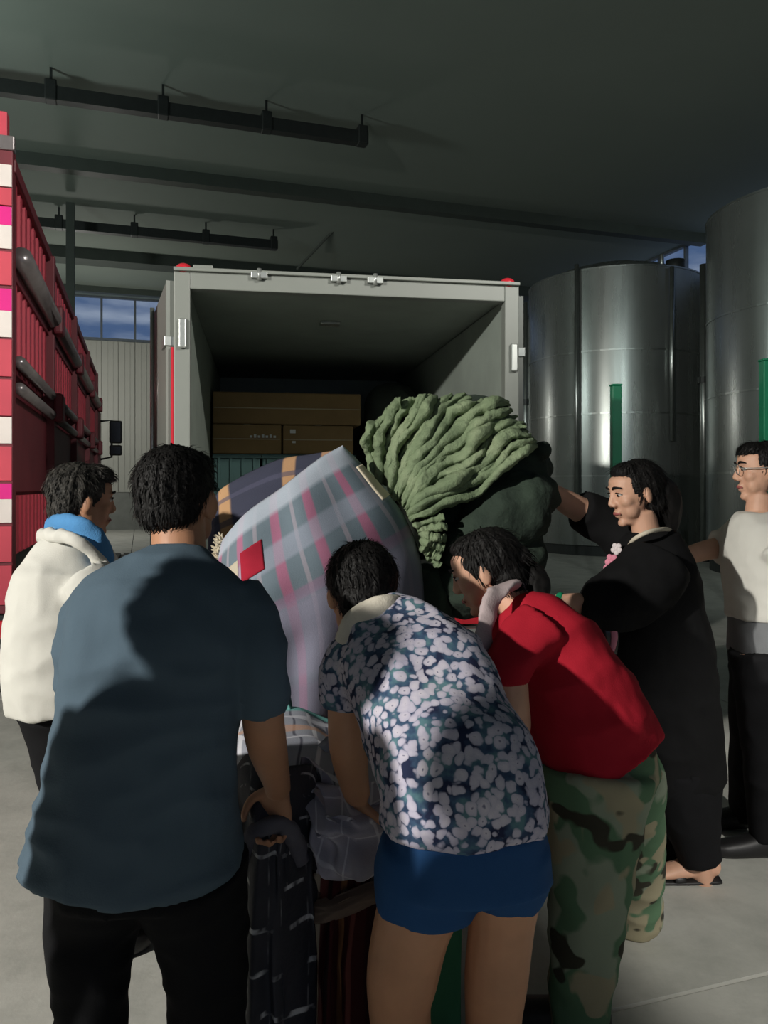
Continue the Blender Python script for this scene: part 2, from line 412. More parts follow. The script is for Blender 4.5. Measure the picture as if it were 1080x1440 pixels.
# doors swung back
def door(hx, dirv, label):
    w_ = 1.05; nrm = dirv.cross(Z1).normalized()
    o = V(hx); d = MB().box(o, dirv, nrm, Z1, (.03, w_), (-.022, .022), (BZ - .05, BT - .05)).build('rear_door', M_BOX, truck, bevel=.006)
    for z in (BZ + .3, BZ + .9, BT - .42):
        MB().box(o, dirv, nrm, Z1, (-.0, .18), (-.035, .035), (z - .03, z + .03)).build('hinge_strap', M_CHROME, d, bevel=.004)
    for q in (.80,):
        MB().tube([o + dirv * q + nrm * .045 + Z1 * (BZ - .05), o + dirv * q + nrm * .045 + Z1 * (BT - .05)], .016, 8).build('lock_rod', M_CHROME, d, True)
        MB().tube([o + dirv * q - nrm * .045 + Z1 * (BZ - .05), o + dirv * q - nrm * .045 + Z1 * (BT - .05)], .016, 8).build('lock_rod', M_CHROME, d, True)
    MB().box(o, dirv, nrm, Z1, (.012, .03), (-.024, .024), (BZ - .05, BT - .05)).build('door_seal', M_BOX, d)
    return d
ld = door(R0 + TB * -.035 + TA * .03, (V((-1.70, 5.72, 0)) - V((-1.30, 4.68, 0))).normalized(), '')
rd = door(R0 + TB * (BW + .035) + TA * .05, (TB * .10 + TA).normalized(), '')
MB().box(R0 + TB * -.03, TB, TA, Z1, (.0, .02), (.015, .03), (1.55, 2.35)).build('reflector_strip', M_REDLENS, truck)
# chassis
for x in (.55, 1.5): tb('chassis_rail', M_STEELDARK, (x, x + .1), (.15, BL + 1.6), (BZ - .3, BZ - .1))
tb('cross_member', M_STEELDARK, (.3, BW - .3), (.12, .24), (BZ - .3, BZ - .1))
tb('bumper', M_REDPAINT, (.1, BW - .1), (-.06, .06), (.42, .565)); tb('bumper_top', M_CHROME, (.1, BW - .1), (-.06, .08), (.566, .60))
for x in (.4, 1.7): tb('bumper_bracket', M_STEELDARK, (x, x + .06), (0, .2), (.5, BZ - .1))
for x in (.12, BW - .42): tb('tail_lamp', M_REDLENS, (x, x + .3), (-.02, .05), (.62, .69))
def wheel(c, ax, r, wdt, par):
    MB().loft([(c - ax * wdt / 2, r * .92, r * .92), (c - ax * wdt * .35, r, r), (c + ax * wdt * .35, r, r), (c + ax * wdt / 2, r * .92, r * .92)], Z1, n=28, sub=1, capk=0).build('tyre', M_RUB, par, True)
    MB().loft([(c - ax * (wdt / 2 + .01), r * .55, r * .55), (c + ax * (wdt / 2 + .01), r * .55, r * .55)], Z1, n=20, sub=1, capk=0).build('rim', M_CHROME, par)
for x in (.22, BW - .22):
    for y in (.95, 5.0): wheel(R0 + TB * x + TA * y + Z1 * .36, TB, .36, .2, truck)
M_CAB = mat('cab_blue_paint', C(40, 60, 110), .35, 0, .05, 3, 0)
cabp = MB(); cabp.box(R0, TB, TA, Z1, (.15, BW - .15), (BL + .15, BL + 1.7), (.55, 2.1))
cabp.build('cab', M_CAB, truck, bevel=.08)

# cargo already loaded
M_CARD = mat('brown_cardboard', C(150, 122, 80), .85, 0, .1, 4, .08, 25)
M_TAPE = mat('parcel_tape', C(176, 160, 120), .3, 0, .05, 6, 0)
M_PRINT = mat('white_print', C(225, 225, 220), .6, 0, .05, 6, 0)
M_CRATE = mat('teal_crate', C(52, 84, 82), .6, 0, .15, 6)
M_SACK = mat('dark_woven_sack', C(52, 58, 50), .85, 0, .25, 6, .5, 50, .01)
def carton(x, y, z, label, marks=()):
    r = empty('carton', R0 + TB * (x[0] + x[1]) / 2 + TA * (y[0] + y[1]) / 2 + Z1 * z[0]); tag(r, label, 'box', 'cartons loaded in the truck')
    MB().box(R0, TB, TA, Z1, x, y, z).build('carton_body', M_CARD, r, bevel=.012)
    cx = (x[0] + x[1]) / 2
    MB().box(R0, TB, TA, Z1, (cx - .03, cx + .03), (y[0] - .003, y[1]), (z[1], z[1] + .002)).build('tape', M_TAPE, r)
    MB().box(R0, TB, TA, Z1, (x[0] + .01, x[1] - .01), (y[0] - .006, y[0]), ((z[0] + z[1]) / 2 - .004, (z[0] + z[1]) / 2 + .004)).build('flap_edge', M_TAPE, r)
    for (mx, mz, mw, mh) in marks:
        MB().box(R0, TB, TA, Z1, (mx, mx + mw), (y[0] - .005, y[0] + .001), (mz, mz + mh)).build('print_mark', M_PRINT, r)
CY = 2.25
carton((.09, 1.43), (CY, CY + .6), (2.07, 2.36), 'wide brown carton on top of the load inside the truck')
carton((.09, .70), (CY - .03, CY + .6), (1.80, 2.065), 'brown carton with white print, under the wide one on the left', [(.42 + i * .035, 1.945, .022, .02 + .01 * (i % 2)) for i in range(7)])
carton((.715, 1.36), (CY, CY + .6), (1.80, 2.065), 'brown carton under the wide one, beside the printed carton', [(.78, 1.99, .05, .035), (.80, 1.90, .03, .02)])
def crate(x, z, label):
    r = empty('plastic_crate', R0 + TB * (x[0] + x[1]) / 2 + TA * (CY + .3) + Z1 * z[0]); tag(r, label, 'crate', 'teal crates under the cartons')
    y = (CY - .02, CY + .58)
    MB().box(R0, TB, TA, Z1, x, y, z).build('crate_body', M_CRATE, r, bevel=.01)
    for k in range(4):
        q = x[0] + .05 + (x[1] - x[0] - .1) * k / 3
        MB().box(R0, TB, TA, Z1, (q - .012, q + .012), (y[0] - .015, y[0]), (z[0] + .02, z[1] - .02)).build('rib', M_CRATE, r)
    MB().box(R0, TB, TA, Z1, (x[0] - .008, x[1] + .008), (y[0] - .02, y[0]), (z[1] - .035, z[1] - .003)).build('rim', M_CRATE, r)
nm = [('left', 'middle', 'right')]
for row, (z0, z1) in enumerate(((BZ, 1.13), (1.135, 1.465), (1.47, 1.797))):
    for k, nmx in enumerate(('nearest the left wall', 'in the middle column', 'in the right column')):
        crate((.10 + k * .43, .51 + k * .43), (z0, z1), 'teal plastic crate %s, %s row' % (nmx, ('bottom', 'second', 'third')[row]))
def sack(cx, cy, z, a, h, label):
    c = R0 + TB * cx + TA * cy + Z1 * z
    mb = MB().loft([(c + Z1 * .03, a * .85, .26), (c + Z1 * h * .35, a, .32), (c + Z1 * h * .75, a * .95, .3), (c + Z1 * h * .97, a * .6, .2)], TB, n=20, capk=.3)
    tag(link('sack', mb.fused('sack', .02, 3, folds(.02, 5, 5, 5, cx * 7)), M_SACK, None, True), label, 'sack', 'dark sacks in the truck')
sack(1.76, 2.5, BZ + .002, .27, 1.0, 'dark woven sack on the right of the truck floor')
sack(1.76, 2.5, BZ + 1.07, .26, .6, 'dark woven sack stacked on the one at the right inside the truck')
sack(.52, 3.4, BZ + .002, .36, 1.65, 'tall dark sack behind the cartons by the left wall')
sack(1.36, 3.45, BZ + .002, .33, 1.5, 'dark sack behind the cartons in the middle of the truck')

# ================================================================== red stake truck
Q0 = V((-2.07, 4.3, 0))
M_RED = mat('red_truck_paint', C(186, 62, 78), .5, 0, .12, 3, .05, 20)
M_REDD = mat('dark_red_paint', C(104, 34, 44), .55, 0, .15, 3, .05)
M_RAIL = mat('worn_rail_steel', C(140, 134, 134), .3, .6, .15, 6, 0)
M_MAG = mat('magenta_reflector', C(214, 40, 130), .35, 0, .04, 6, 0)
M_WHT = mat('white_reflector', C(215, 206, 200), .4, 0, .06, 6, 0)
stake = empty('stake_truck', Q0); tag(stake, 'red stake-side cargo truck with striped reflective corner post', 'truck')
def qb(name, m, t, s, z, bevel=.0, par=stake):
    return MB().box(Q0, A, B, Z1, t, s, z).build(name, m, par, bevel=bevel)
LT = 8.3
qb('corner_post', M_REDD, (-.05, .06), (-.10, 0), (.80, 3.42), .006)
qb('post_extension', M_RED, (-.04, .04), (-.10, -.03), (3.42, 3.58), .006)
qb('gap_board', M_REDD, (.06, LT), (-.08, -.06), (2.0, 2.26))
post_cap = qb('post_cap', M_RAIL, (-.065, .0), (-.11, .01), (3.36, 3.44), .006)
segs = [(233, 264, 0), (266, 290, 2), (292, 318, 1), (318, 351, 0), (355, 402, 2), (407, 438, 1), (438, 475, 0), (478, 530, 2), (534, 585, 2), (587, 624, 0), (628, 676, 2), (680, 702, 1), (702, 735, 0), (740, 790, 2), (795, 850, 2)]
for y0, y1, k in segs:
    z1 = EYE + (HZ - y0) * 4.25 / F; z0 = EYE + (HZ - y1) * 4.25 / F
    qb('reflector', (M_WHT, M_MAG, M_RED)[k], (-.062, -.05), (-.10, -.004), (z0, z1), .002)
for k in range(1, 6): qb('tail_board', M_REDD, (-.03, .02), (-2.3, -.10), (.82 + (k - 1) * .5, .82 + k * .5 - .02), .006)
qb('top_rail', M_REDD, (0, LT), (-.06, .01), (3.26, 3.34), .01)
MB().tube([Q0 + A * .05 + B * .03 + Z1 * 2.80, Q0 + A * LT + B * .03 + Z1 * 2.80], .062, 12).build('side_rail', M_RAIL, stake, True)
qb('rail_back_board', M_REDD, (0, LT), (-.05, -.005), (2.68, 2.87))  # dark red board behind the side rail
for z in (2.21, 2.06): MB().tube([Q0 + A * .05 + B * .02 + Z1 * z, Q0 + A * LT + B * .02 + Z1 * z], .034, 10).build('side_rail', M_RAIL, stake, True)
for t in (1.8, 4.0, 6.2, 8.24):
    qb('stake', M_REDD, (t - .05, t + .05), (-.05, .035), (1.1, 3.30), .006)
    for z in (2.80, 2.12):
        qb('bracket', M_REDD, (t - .09, t + .09), (.03, .10), (z - .11, z + .11), .02)
PT = .205
for rowz in ((2.86, 3.265), (2.235, 2.69)):
    me = MB()
    vs = []; z0, z1 = rowz
    prof = [(0, -.045), (.04, -.045), (.06, -.015), (.145, -.015), (.165, -.045), (PT - .004, -.045), (PT - .004, -.055), (0, -.055)]
    n = len(prof)
    for z in (z0, z1):
        for t, s_ in prof: vs.append(A * t + B * s_ + Z1 * z)
    fs = [(i, (i + 1) % n, n + (i + 1) % n, n + i) for i in range(n)] + [tuple(range(n - 1, -1, -1)), tuple(range(n, 2 * n))]
    me = MB().add(vs, fs).mesh('slat')
    for i in range(40):
        o = link('slat', me, M_RED, stake); o.location = Q0 + A * (.07 + i * PT)
for i in range(4):
    t0 = (.06, 1.86, 4.06, 6.26)[i]; t1 = (1.74, 3.94, 6.14, 8.2)[i]
    qb('side_board', M_REDD, (t0, t1), (-.06, -.02), (1.47, 2.03), .008)
bm_ = MB().box(O0, A, B, Z1, (0, .10), (-.05, .0), (1.12, 1.45)).mesh('lower_slat')
for i in range(46):
    o = link('lower_slat', bm_, M_RED, stake); o.location = Q0 + A * (.07 + i * .178)
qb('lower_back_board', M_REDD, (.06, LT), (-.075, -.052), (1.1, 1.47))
qb('bed', M_STEELDARK, (0, LT), (-2.3, -.05), (.98, 1.1))
qb('under_frame', M_STEELDARK, (.2, LT + 1.5), (-1.8, -.5), (.7, .98))
for t in (1.6, 2.75, 7.6):
    for s_ in (-.28, -2.05): wheel(Q0 + A * t + B * s_ + Z1 * .5, B, .5, .28, stake)
qb('tail_lamp', M_REDLENS, (-.04, .0), (-.40, -.02), (.66, .76), .01)
qb('lamp_bracket', M_STEELDARK, (-.02, .1), (-.45, .0), (.76, .98))
qb('cab', M_REDD, (LT + .3, LT + 2.1), (-2.3, -.02), (.9, 2.95), .1)
arm = MB().tube([Q0 + A * (LT + 1.9) + B * -.05 + Z1 * 2.7, Q0 + A * (LT + 1.9) + B * .17 + Z1 * 2.72, Q0 + A * (LT + 1.9) + B * .17 + Z1 * 2.05, Q0 + A * (LT + 1.9) + B * -.05 + Z1 * 2.0], .022, 8).build('mirror_arm', M_STEELDARK, stake, True)
M_MIRROR = mat('dark_mirror_glass', C(26, 28, 30), .12, 0, .05, 4, 0)
mz = Q0 + A * (LT + 1.9) + B * .24
for z0, z1 in ((2.30, 2.72), (2.08, 2.27)):
    mi = MB().box(mz, B, A, Z1, (-.11, .11), (-.05, .05), (z0, z1)).build('wing_mirror', M_RUB, stake, bevel=.03)
    MB().box(mz, B, A, Z1, (-.085, .085), (-.056, -.05), (z0 + .03, z1 - .03)).build('mirror_glass', M_MIRROR, mi)
# a low pallet far back on the floor
M_PAL = mat('dark_pallet_wood', C(46, 46, 42), .85, 0, .2, 6)
pq = P(172, 800, 15.2); pq.z = 0
pal = empty('pallet', pq); tag(pal, 'dark low pallet on the floor in front of the back wall', 'pallet')
for k in range(6): MB().box(pq, B, A, Z1, (-.7 + k * .24, -.52 + k * .24), (-.5, .5), (.13, .16)).build('board', M_PAL, pal)
for k in (-.66, -.09, .5): MB().box(pq, B, A, Z1, (k, k + .1), (-.5, .5), (0, .129)).build('bearer', M_PAL, pal)
# ================================================================== people
def skinmat(name, c):
    m = NT(name, .55)
    m.color(m.ramp(m.noise(9, 4), [(.3, sc(c, .88)), (.7, sc(c, 1.10))])); m.bump(m.noise(160, 2), .08, .002)
    m.b.inputs['Subsurface Weight'].default_value = .08; m.b.inputs['Subsurface Radius'].default_value = (.01, .004, .002)
    return m.m
SK_TAN = skinmat('tan_skin', C(176, 128, 98)); SK_FAIR = skinmat('fair_skin', C(206, 160, 134)); SK_WARM = skinmat('warm_skin', C(190, 140, 108))
m = NT('black_hair', .62); m.color(m.ramp(m.noise(60, 3), [(.3, C(11, 10, 10)), (.7, C(24, 22, 21))])); m.b.inputs['Specular IOR Level'].default_value = .22; HAIR = m.m
m = NT('greying_hair', .65); m.color(m.ramp(m.noise(45, 3), [(.35, C(22, 21, 20)), (.68, C(70, 67, 62))])); m.b.inputs['Specular IOR Level'].default_value = .25; HAIRG = m.m
M_EYEW = mat('eye_white', C(205, 200, 192), .3, 0, .03, 5, 0); M_IRIS = mat('dark_iris', C(24, 18, 15), .2, 0, .05, 5, 0)
M_LIP = mat('lips', C(150, 82, 78), .5, 0, .05, 8, 0); M_SHOE = mat('black_shoe', C(24, 23, 24), .5, 0, .2, 9)

def frame(Fv, Uv=Z1):
    Fv = V(Fv).normalized(); R = Fv.cross(V(Uv)).normalized(); return Fv, R.cross(Fv).normalized(), R
def head_shapes(mb, c, Fv, Uv, k=1.0, fem=False):
    f, u, r = frame(Fv, Uv)
    def L(a, b, d=0): return V(c) + (f * a + u * b + r * d) * k
    mb.ell(L(-.014, .030), .096 * k, .088 * k, .077 * k, f, u, 20, 14)
    j = .92 if fem else 1.0
    mb.loft([(L(.018, .06), .066 * k, .072 * k), (L(.022, .015), .068 * k, .070 * k), (L(.028, -.03), .060 * k * j, .062 * k), (L(.036, -.07), .048 * k * j, .048 * k), (L(.044, -.098), .030 * k * j, .032 * k)], r, n=20, capk=.45)
    mb.ell(L(.073, -.093), .018 * k, .016 * k, .022 * k, f, u, 12, 8)
    mb.ell(L(.078, .040), .016 * k, .012 * k, .050 * k, f, u, 14, 8)
    for s in (-1, 1):
        mb.ell(L(.058, -.012, s * .038), .026 * k, .026 * k, .026 * k, f, u, 12, 8)
        mb.ell(L(.046, -.048, s * .034), .030 * k, .034 * k, .026 * k, f, u, 12, 8)
        mb.ell(L(-.008, -.004, s * .079), .019 * k, .033 * k, .010 * k, f + r * s * .5, u, 12, 8)
        mb.ell(L(.098, -.022, s * .012), .010 * k, .009 * k, .010 * k, f, u, 10, 6)
    mb.loft([(L(.086, .036), .008 * k, .008 * k), (L(.094, .010), .009 * k, .010 * k), (L(.106, -.016), .012 * k, .011 * k)], r, n=12, capk=.8)
    mb.ell(L(.089, -.050), .010 * k, .008 * k, .022 * k, f, u, 12, 6); mb.ell(L(.086, -.064), .010 * k, .008 * k, .019 * k, f, u, 12, 6)
    return L, f, u, r
def face_parts(par, L, f, u, r, k, down=False):
    for s in (-1, 1):
        e = MB().ell(L(.079, .016, s * .031), .0095 * k, .0085 * k * (.55 if down else .8), .015 * k, f + r * s * .25, u, 12, 8).build('eye', M_EYEW, par, True)
        MB().ell(L(.0865, .0145, s * .031), .0035 * k, .005 * k, .0065 * k, f + r * s * .2, u, 10, 6).build('iris', M_IRIS, e, True)
        MB().loft([(L(.086, .022, s * .014), .002, .002), (L(.091, .025, s * .031), .0025, .0022), (L(.083, .020, s * .048), .002, .002)], u, n=6, sub=3).build('eyelid', M_IRIS, e, True)
        MB().loft([(L(.093, .040, s * .012), .004 * k, .003), (L(.094, .046, s * .030), .005 * k, .003), (L(.080, .042, s * .052), .003 * k, .003)], u, n=8, sub=3).build('eyebrow', HAIR, par, True)
    MB().loft([(L(.088, -.056, -.022), .003, .003), (L(.0985, -.053, 0), .0065 * k, .0035), (L(.088, -.056, .022), .003, .003)], u, n=8, sub=4).build('mouth', M_LIP, par, True)
def hair_mesh(L, f, u, r, k, style, seed):
    mb = MB()
    if style == 'short':
        mb.ell(L(-.026, .040), .095 * k, .086 * k, .083 * k, f, u, 20, 14)
        mb.ell(L(.030, .088), .062 * k, .036 * k, .062 * k, f, u, 16, 10)
        mb.ell(L(-.050, -.012), .056 * k, .050 * k, .070 * k, f, u, 16, 10)
    elif style == 'thick':
        mb.ell(L(-.026, .042), .104 * k, .094 * k, .091 * k, f, u, 20, 14)
        mb.ell(L(.026, .096), .068 * k, .040 * k, .068 * k, f, u, 16, 10)
        mb.ell(L(-.052, -.025), .062 * k, .066 * k, .076 * k, f, u, 16, 10)
    else:
        mb.ell(L(-.024, .038), .102 * k, .092 * k, .086 * k, f, u, 20, 14)
        mb.ell(L(.014, .094), .062 * k, .034 * k, .062 * k, f, u, 16, 10)
        mb.ell(L(-.055, -.03), .060 * k, .062 * k, .068 * k, f, u, 16, 10)
        for s in (-1, 1): mb.ell(L(-.004, .045, s * .064), .044 * k, .040 * k, .018 * k, f, u, 12, 8)
    if style == 'tail':
        mb.ell(L(-.115, .01), .03 * k, .03 * k, .03 * k, f, u, 12, 8)
    def fd(p, n):
        q = p - L(0, .12); a = math.atan2(q.dot(r), q.dot(f))
        return p + n * (.0035 * noise.noise(V((a * 9, q.length * 14, seed))) + .002 * noise.noise(p * 160 + V((seed, 0, 0))))
    me = mb.fused('hair', .006, 2, fd)
    rng = random.Random(seed * 13 + 5)
    vs = [tuple(v.co) for v in me.vertices]; ns = [v.normal.copy() for v in me.vertices]; fs = [tuple(p.vertices) for p in me.polygons]
    crown = L(-.035, .13); base = len(vs)
    nst = 2200 if style != 'tail' else 900
    ln = .030 if style != 'tail' else .055
    for i in range(nst):
        j = rng.randrange(base); p = V(vs[j]); n = ns[j]
        w0 = p - L(0, 0)
        if w0.dot(u) < -.06 * k or (w0.dot(f) > .02 * k and w0.dot(u) < .075 * k) or (style == 'tail' and w0.dot(f) > .035 * k): continue
        d = (p - crown); d = d - n * d.dot(n)
        if d.length < .004: continue
        d.normalize(); d = (d + n * rng.uniform(.0, .20 if style != 'tail' else .05) + V((rng.uniform(-.12, .12), rng.uniform(-.12, .12), rng.uniform(-.12, .12)))).normalized()
        s = d.cross(n).normalized() * rng.uniform(.001, .0022); l = ln * rng.uniform(.5, 1.2)
        a = p - n * .003; b = p + d * l * .5 + n * .002; e = p + d * l - n * .0
        q = len(vs); vs += [tuple(a - s), tuple(a + s), tuple(b + s * .8), tuple(b - s * .8), tuple(e)]
        fs += [(q, q + 1, q + 2, q + 3), (q + 3, q + 2, q + 4)]
    out = bpy.data.meshes.new('hair'); out.from_pydata(vs, [], fs); out.update(); bpy.data.meshes.remove(me)
    return out
def hand(mb, W, D, N, thumb=1, curl=35, k=1.0, spread=0.0):
    """palm, four fingers and a thumb; D fingers' way, N the side the fingers close to"""
    D = V(D).normalized(); N = V(N); N = (N - D * N.dot(D)).normalized(); Sd = D.cross(N).normalized()
    W = V(W)
    mb.loft([(W - D * .02 * k, .026 * k, .020 * k), (W + D * .02 * k, .032 * k, .017 * k), (W + D * .06 * k, .042 * k, .015 * k), (W + D * .09 * k, .041 * k, .012 * k)], Sd, n=16, sub=3, capk=.5)
    for i, (ln, cv) in enumerate(((.060, 1.05), (.072, 1.0), (.068, 1.0), (.054, 1.1))):
        o = (-.0325 + .0217 * i) * thumb * -1 * -1 * k
        p = W + D * .086 * k + Sd * o; ang = 0; pts = [(p - D * .015 * k, .0095 * k, .0095 * k), (p, .0095 * k, .0095 * k)]
        d0 = (D + Sd * o * spread * 8).normalized()
        for sgl, frac in ((.46, .7), (.30, 1.0), (.24, .8)):
            ang += math.radians(curl * frac * cv)
            p = p + (d0 * math.cos(ang) + N * math.sin(ang)) * ln * sgl * k * 1.25
            pts.append((p, .0085 * k if sgl > .25 else .0070 * k, .0085 * k if sgl > .25 else .0070 * k))
        mb.loft(pts, Sd, n=10, sub=3, capk=.9)
    t = W + D * .022 * k - Sd * thumb * .030 * k
    t1 = t + (D * .6 - Sd * thumb * .75 + N * .25).normalized() * .036 * k
    t2 = t1 + (D * .85 - Sd * thumb * .3 + N * .45).normalized() * .030 * k
    t3 = t2 + (D * .8 + Sd * thumb * .1 + N * .6).normalized() * .022 * k
    mb.loft([(t + Sd * thumb * .01 * k, .014 * k, .014 * k), (t, .013 * k, .013 * k), (t1, .0115 * k, .0115 * k), (t2, .0105 * k, .010 * k), (t3, .008 * k, .007 * k)], Sd, n=10, sub=3, capk=.9)
def secs(rows):
    """rows of (px, py, depth, half width in px, half depth in metres)"""
    return [(P(x, y, d), a * d / F, b) for x, y, d, a, b in rows]
def limb(rows):
    """rows of (px, py, depth, radius in px)"""
    return [(P(x, y, d), r * d / F, r * d / F) for x, y, d, r in rows]
def shrink(ss, k): return [(c, max(.014, a - k), max(.014, b - k)) for c, a, b in ss]
def foot(mb, p, dirv, k=1.0, lift=0.0):
    dirv = V(dirv).normalized(); s = dirv.cross(Z1)
    b = V((p.x, p.y, lift))
    mb.loft([(b - dirv * .05 * k + Z1 * .035, .030 * k, .034), (b + Z1 * .042, .036 * k, .04), (b + dirv * .09 * k + Z1 * .034, .042 * k, .032), (b + dirv * .16 * k + Z1 * .025, .040 * k, .022), (b + dirv * .19 * k + Z1 * .02, .025 * k, .016)], s, n=14, sub=3, capk=.6)
def shoe(par, p, dirv, name='shoe', m=None, k=1.0):
    mb = MB(); dirv = V(dirv).normalized(); s = dirv.cross(Z1); b = V((p.x, p.y, 0))
    mb.loft([(b - dirv * .07 * k + Z1 * .045, .034 * k, .044), (b + Z1 * .052, .042 * k, .051), (b + dirv * .09 * k + Z1 * .042, .048 * k, .041), (b + dirv * .17 * k + Z1 * .034, .045 * k, .033), (b + dirv * .21 * k + Z1 * .03, .030 * k, .026)], s, n=16, sub=3, capk=.6, sup=2.4)
    return mb.build(name, m or M_SHOE, par, True)
def build_person(label, base, sk, body, headspec, clothes, hands=(), feet=()):
    """body: bare or hidden lofts; clothes: (name, material, [(sections, side, capk)], fold, voxel, inset)"""
    mb = MB()
    for ss, side, ck in body: mb.loft(ss, side, capk=ck)
    for nm, m_, lofts, fd, vx, inset in clothes:
        if inset is None: continue
        for ss, side, ck in lofts: mb.loft(shrink(ss[1:] if nm.endswith('shirt') or nm == 'black_top' else ss, inset) if len(ss) > 3 else shrink(ss, inset), side, capk=.1)
    for h in hands: hand(mb, *h)
    for ft in feet: foot(mb, *ft)
    c, Fv, Uv, k, style, hm, fem, down = headspec
    L, f, u, r = head_shapes(mb, c, Fv, Uv, k, fem)
    me = mb.fused('person', .0058, 3)
    bx, by = base
    o = link('person', me, sk, None, True)
    # body origin at the feet
    me.transform(Matrix.Translation((-bx, -by, 0))); o.location = (bx, by, 0)
    tag(o, label, 'person')
    bpy.context.view_layer.update()
    def child(name, mesh, m_, smooth=True):
        q = link(name, mesh, m_, o, smooth); q.matrix_parent_inverse = Matrix.Translation((-bx, -by, 0)); return q
    o_build = lambda name, mb_, m_, sm=True: child(name, mb_.mesh(name), m_, sm)
    holder = {'child': child, 'o': o, 'L': L, 'f': f, 'u': u, 'r': r, 'k': k, 'mk': o_build}
    for nm, m_, lofts, fd, vx, inset in clothes:
        q = MB()
        for ss, side, ck in lofts: q.loft(ss, side, capk=ck, n=28, sup=2.25)
        child(nm, q.fused(nm, vx, 2, fd), m_)
    child('hair', hair_mesh(L, f, u, r, k, style, round(c.x * 10, 2)), hm, False)
    # face
    n0 = set(bpy.data.objects)
    face_parts(None, L, f, u, r, k, down)
    for q in [q for q in bpy.data.objects if q not in n0]:
        if q.parent is None:
            q.parent = o; q.matrix_parent_inverse = Matrix.Translation((-bx, -by, 0))
    return holder
def band(pts, m_, w_, t_, side, voxel=.008, seed=1.0, amp=.006):
    return MB().loft([(p, w_, t_) for p in pts], side, n=18, capk=.4).fused('towel', voxel, 2, folds(amp, 14, 14, 14, seed))
def cloth(name, c, rough=.9, var=.12, bs=300, bump=.25): return mat(name, c, rough, 0, var, 5, bump, bs, .0025, .15)
M_NAVY = cloth('navy_jersey', C(78, 94, 106), .9, .05)
M_BLACKT = cloth('black_trouser_cloth', C(22, 22, 24))
M_WHITE = cloth('white_cotton', C(206, 204, 196), .9, .04)
M_TOWELB = cloth('blue_towel', C(84, 140, 190), .95, .12, 220, .6)
M_TOWELC = cloth('cream_towel', C(214, 206, 190), .95, .07, 220, .6)
M_TOWELP = cloth('pinkish_grey_towel', C(180, 164, 164), .95, .08, 220, .6)
M_REDT = cloth('red_jersey', C(168, 30, 46), .85, .05)
M_BLUE = cloth('blue_short_cloth', C(40, 78, 124), .85, .06)
M_BLK = cloth('black_knit', C(20, 20, 21), .9, .15)
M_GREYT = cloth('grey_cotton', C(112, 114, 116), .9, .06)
M_GLOVE = cloth('green_glove', C(28, 140, 96), .7, .1)
# flower print
m = NT('flower_print_cotton', .9); m.b.inputs['Specular IOR Level'].default_value = .15
nv_ = m.n('ShaderNodeTexNoise'); nv_.inputs['Scale'].default_value = 26; m.l(m.tc.outputs['Object'], nv_.inputs['Vector'])
vm = m.n('ShaderNodeVectorMath', operation='SCALE'); m.l(nv_.outputs['Color'], vm.inputs[0]); vm.inputs['Scale'].default_value = .030
va = m.n('ShaderNodeVectorMath', operation='ADD'); m.l(m.tc.outputs['Object'], va.inputs[0]); m.l(vm.outputs[0], va.inputs[1])
vo = m.n('ShaderNodeTexVoronoi'); vo.inputs['Scale'].default_value = 47; vo.inputs['Randomness'].default_value = .85; m.l(va.outputs[0], vo.inputs['Vector'])
pet = m.ramp(vo.outputs['Distance'], [(0, C(96, 98, 124)), (.07, C(140, 138, 156)), (.14, C(206, 200, 208)), (.60, C(184, 180, 196)), (.72, C(160,160,180))])
bgc = m.ramp(m.noise(19, 3), [(.38, C(38, 44, 70)), (.5, C(62, 84, 110)), (.62, C(90, 124, 132))])
msk = m.ramp(vo.outputs['Distance'], [(.50, (0, 0, 0, 1)), (.62, (1, 1, 1, 1))])
tint = m.ramp(m.noise(8, 2), [(.35, (1, 1, 1, 1)), (.7, (.80, .80, .88, 1))])
m.color(m.mix(msk, m.mix(1.0, pet, tint, 'MULTIPLY'), bgc)); m.bump(m.noise(260, 2), .2, .002); M_FLORAL = m.m
# camouflage
m = NT('camouflage_cotton', .9); m.b.inputs['Specular IOR Level'].default_value = .15
n1 = m.noise(6.5, 2, rough=.4); n2 = m.noise(8.0, 2, map3=(1, 1.3, .8), rough=.4); n3 = m.noise(5.2, 2, map3=(1.2, 1, 1.4))
c = m.mix(m.ramp(n1, [(.47, (0, 0, 0, 1)), (.50, (1, 1, 1, 1))]), C(142, 152, 132), C(92, 122, 94))
c = m.mix(m.ramp(n2, [(.54, (0, 0, 0, 1)), (.565, (1, 1, 1, 1))]), c, C(158, 150, 124))
c = m.mix(m.ramp(n3, [(.60, (0, 0, 0, 1)), (.62, (1, 1, 1, 1))]), c, C(62, 60, 50)); m.color(c)
m.bump(m.noise(250, 2), .2, .002); M_CAMO = m.m

# ---------------------------------------------------------------- man in the navy T-shirt, back to us
S1 = V((1, .08, 0)).normalized()
torso = secs([(190, 1206, 1.60, 150, .165), (194, 1150, 1.59, 138, .155), (200, 1085, 1.58, 128, .14), (210, 1010, 1.57, 122, .13), (222, 930, 1.58, 126, .128), (234, 870, 1.60, 128, .125), (244, 828, 1.62, 108, .110), (250, 795, 1.64, 62, .085), (253, 778, 1.65, 42, .066)])
slR = limb([(325, 850, 1.62, 48), (350, 885, 1.60, 44), (362, 935, 1.58, 40), (368, 990, 1.60, 37)])
slL = limb([(150, 860, 1.62, 50), (126, 890, 1.62, 42), (118, 950, 1.63, 36), (128, 1015, 1.70, 31)])
armR = limb([(368, 960, 1.58, 33), (370, 1010, 1.60, 30), (376, 1050, 1.66, 28), (388, 1095, 1.74, 20), (391, 1112, 1.76, 18)])
armL = limb([(125, 980, 1.66, 28), (140, 1040, 1.76, 27), (190, 1060, 1.95, 22), (260, 1060, 2.10, 18)])
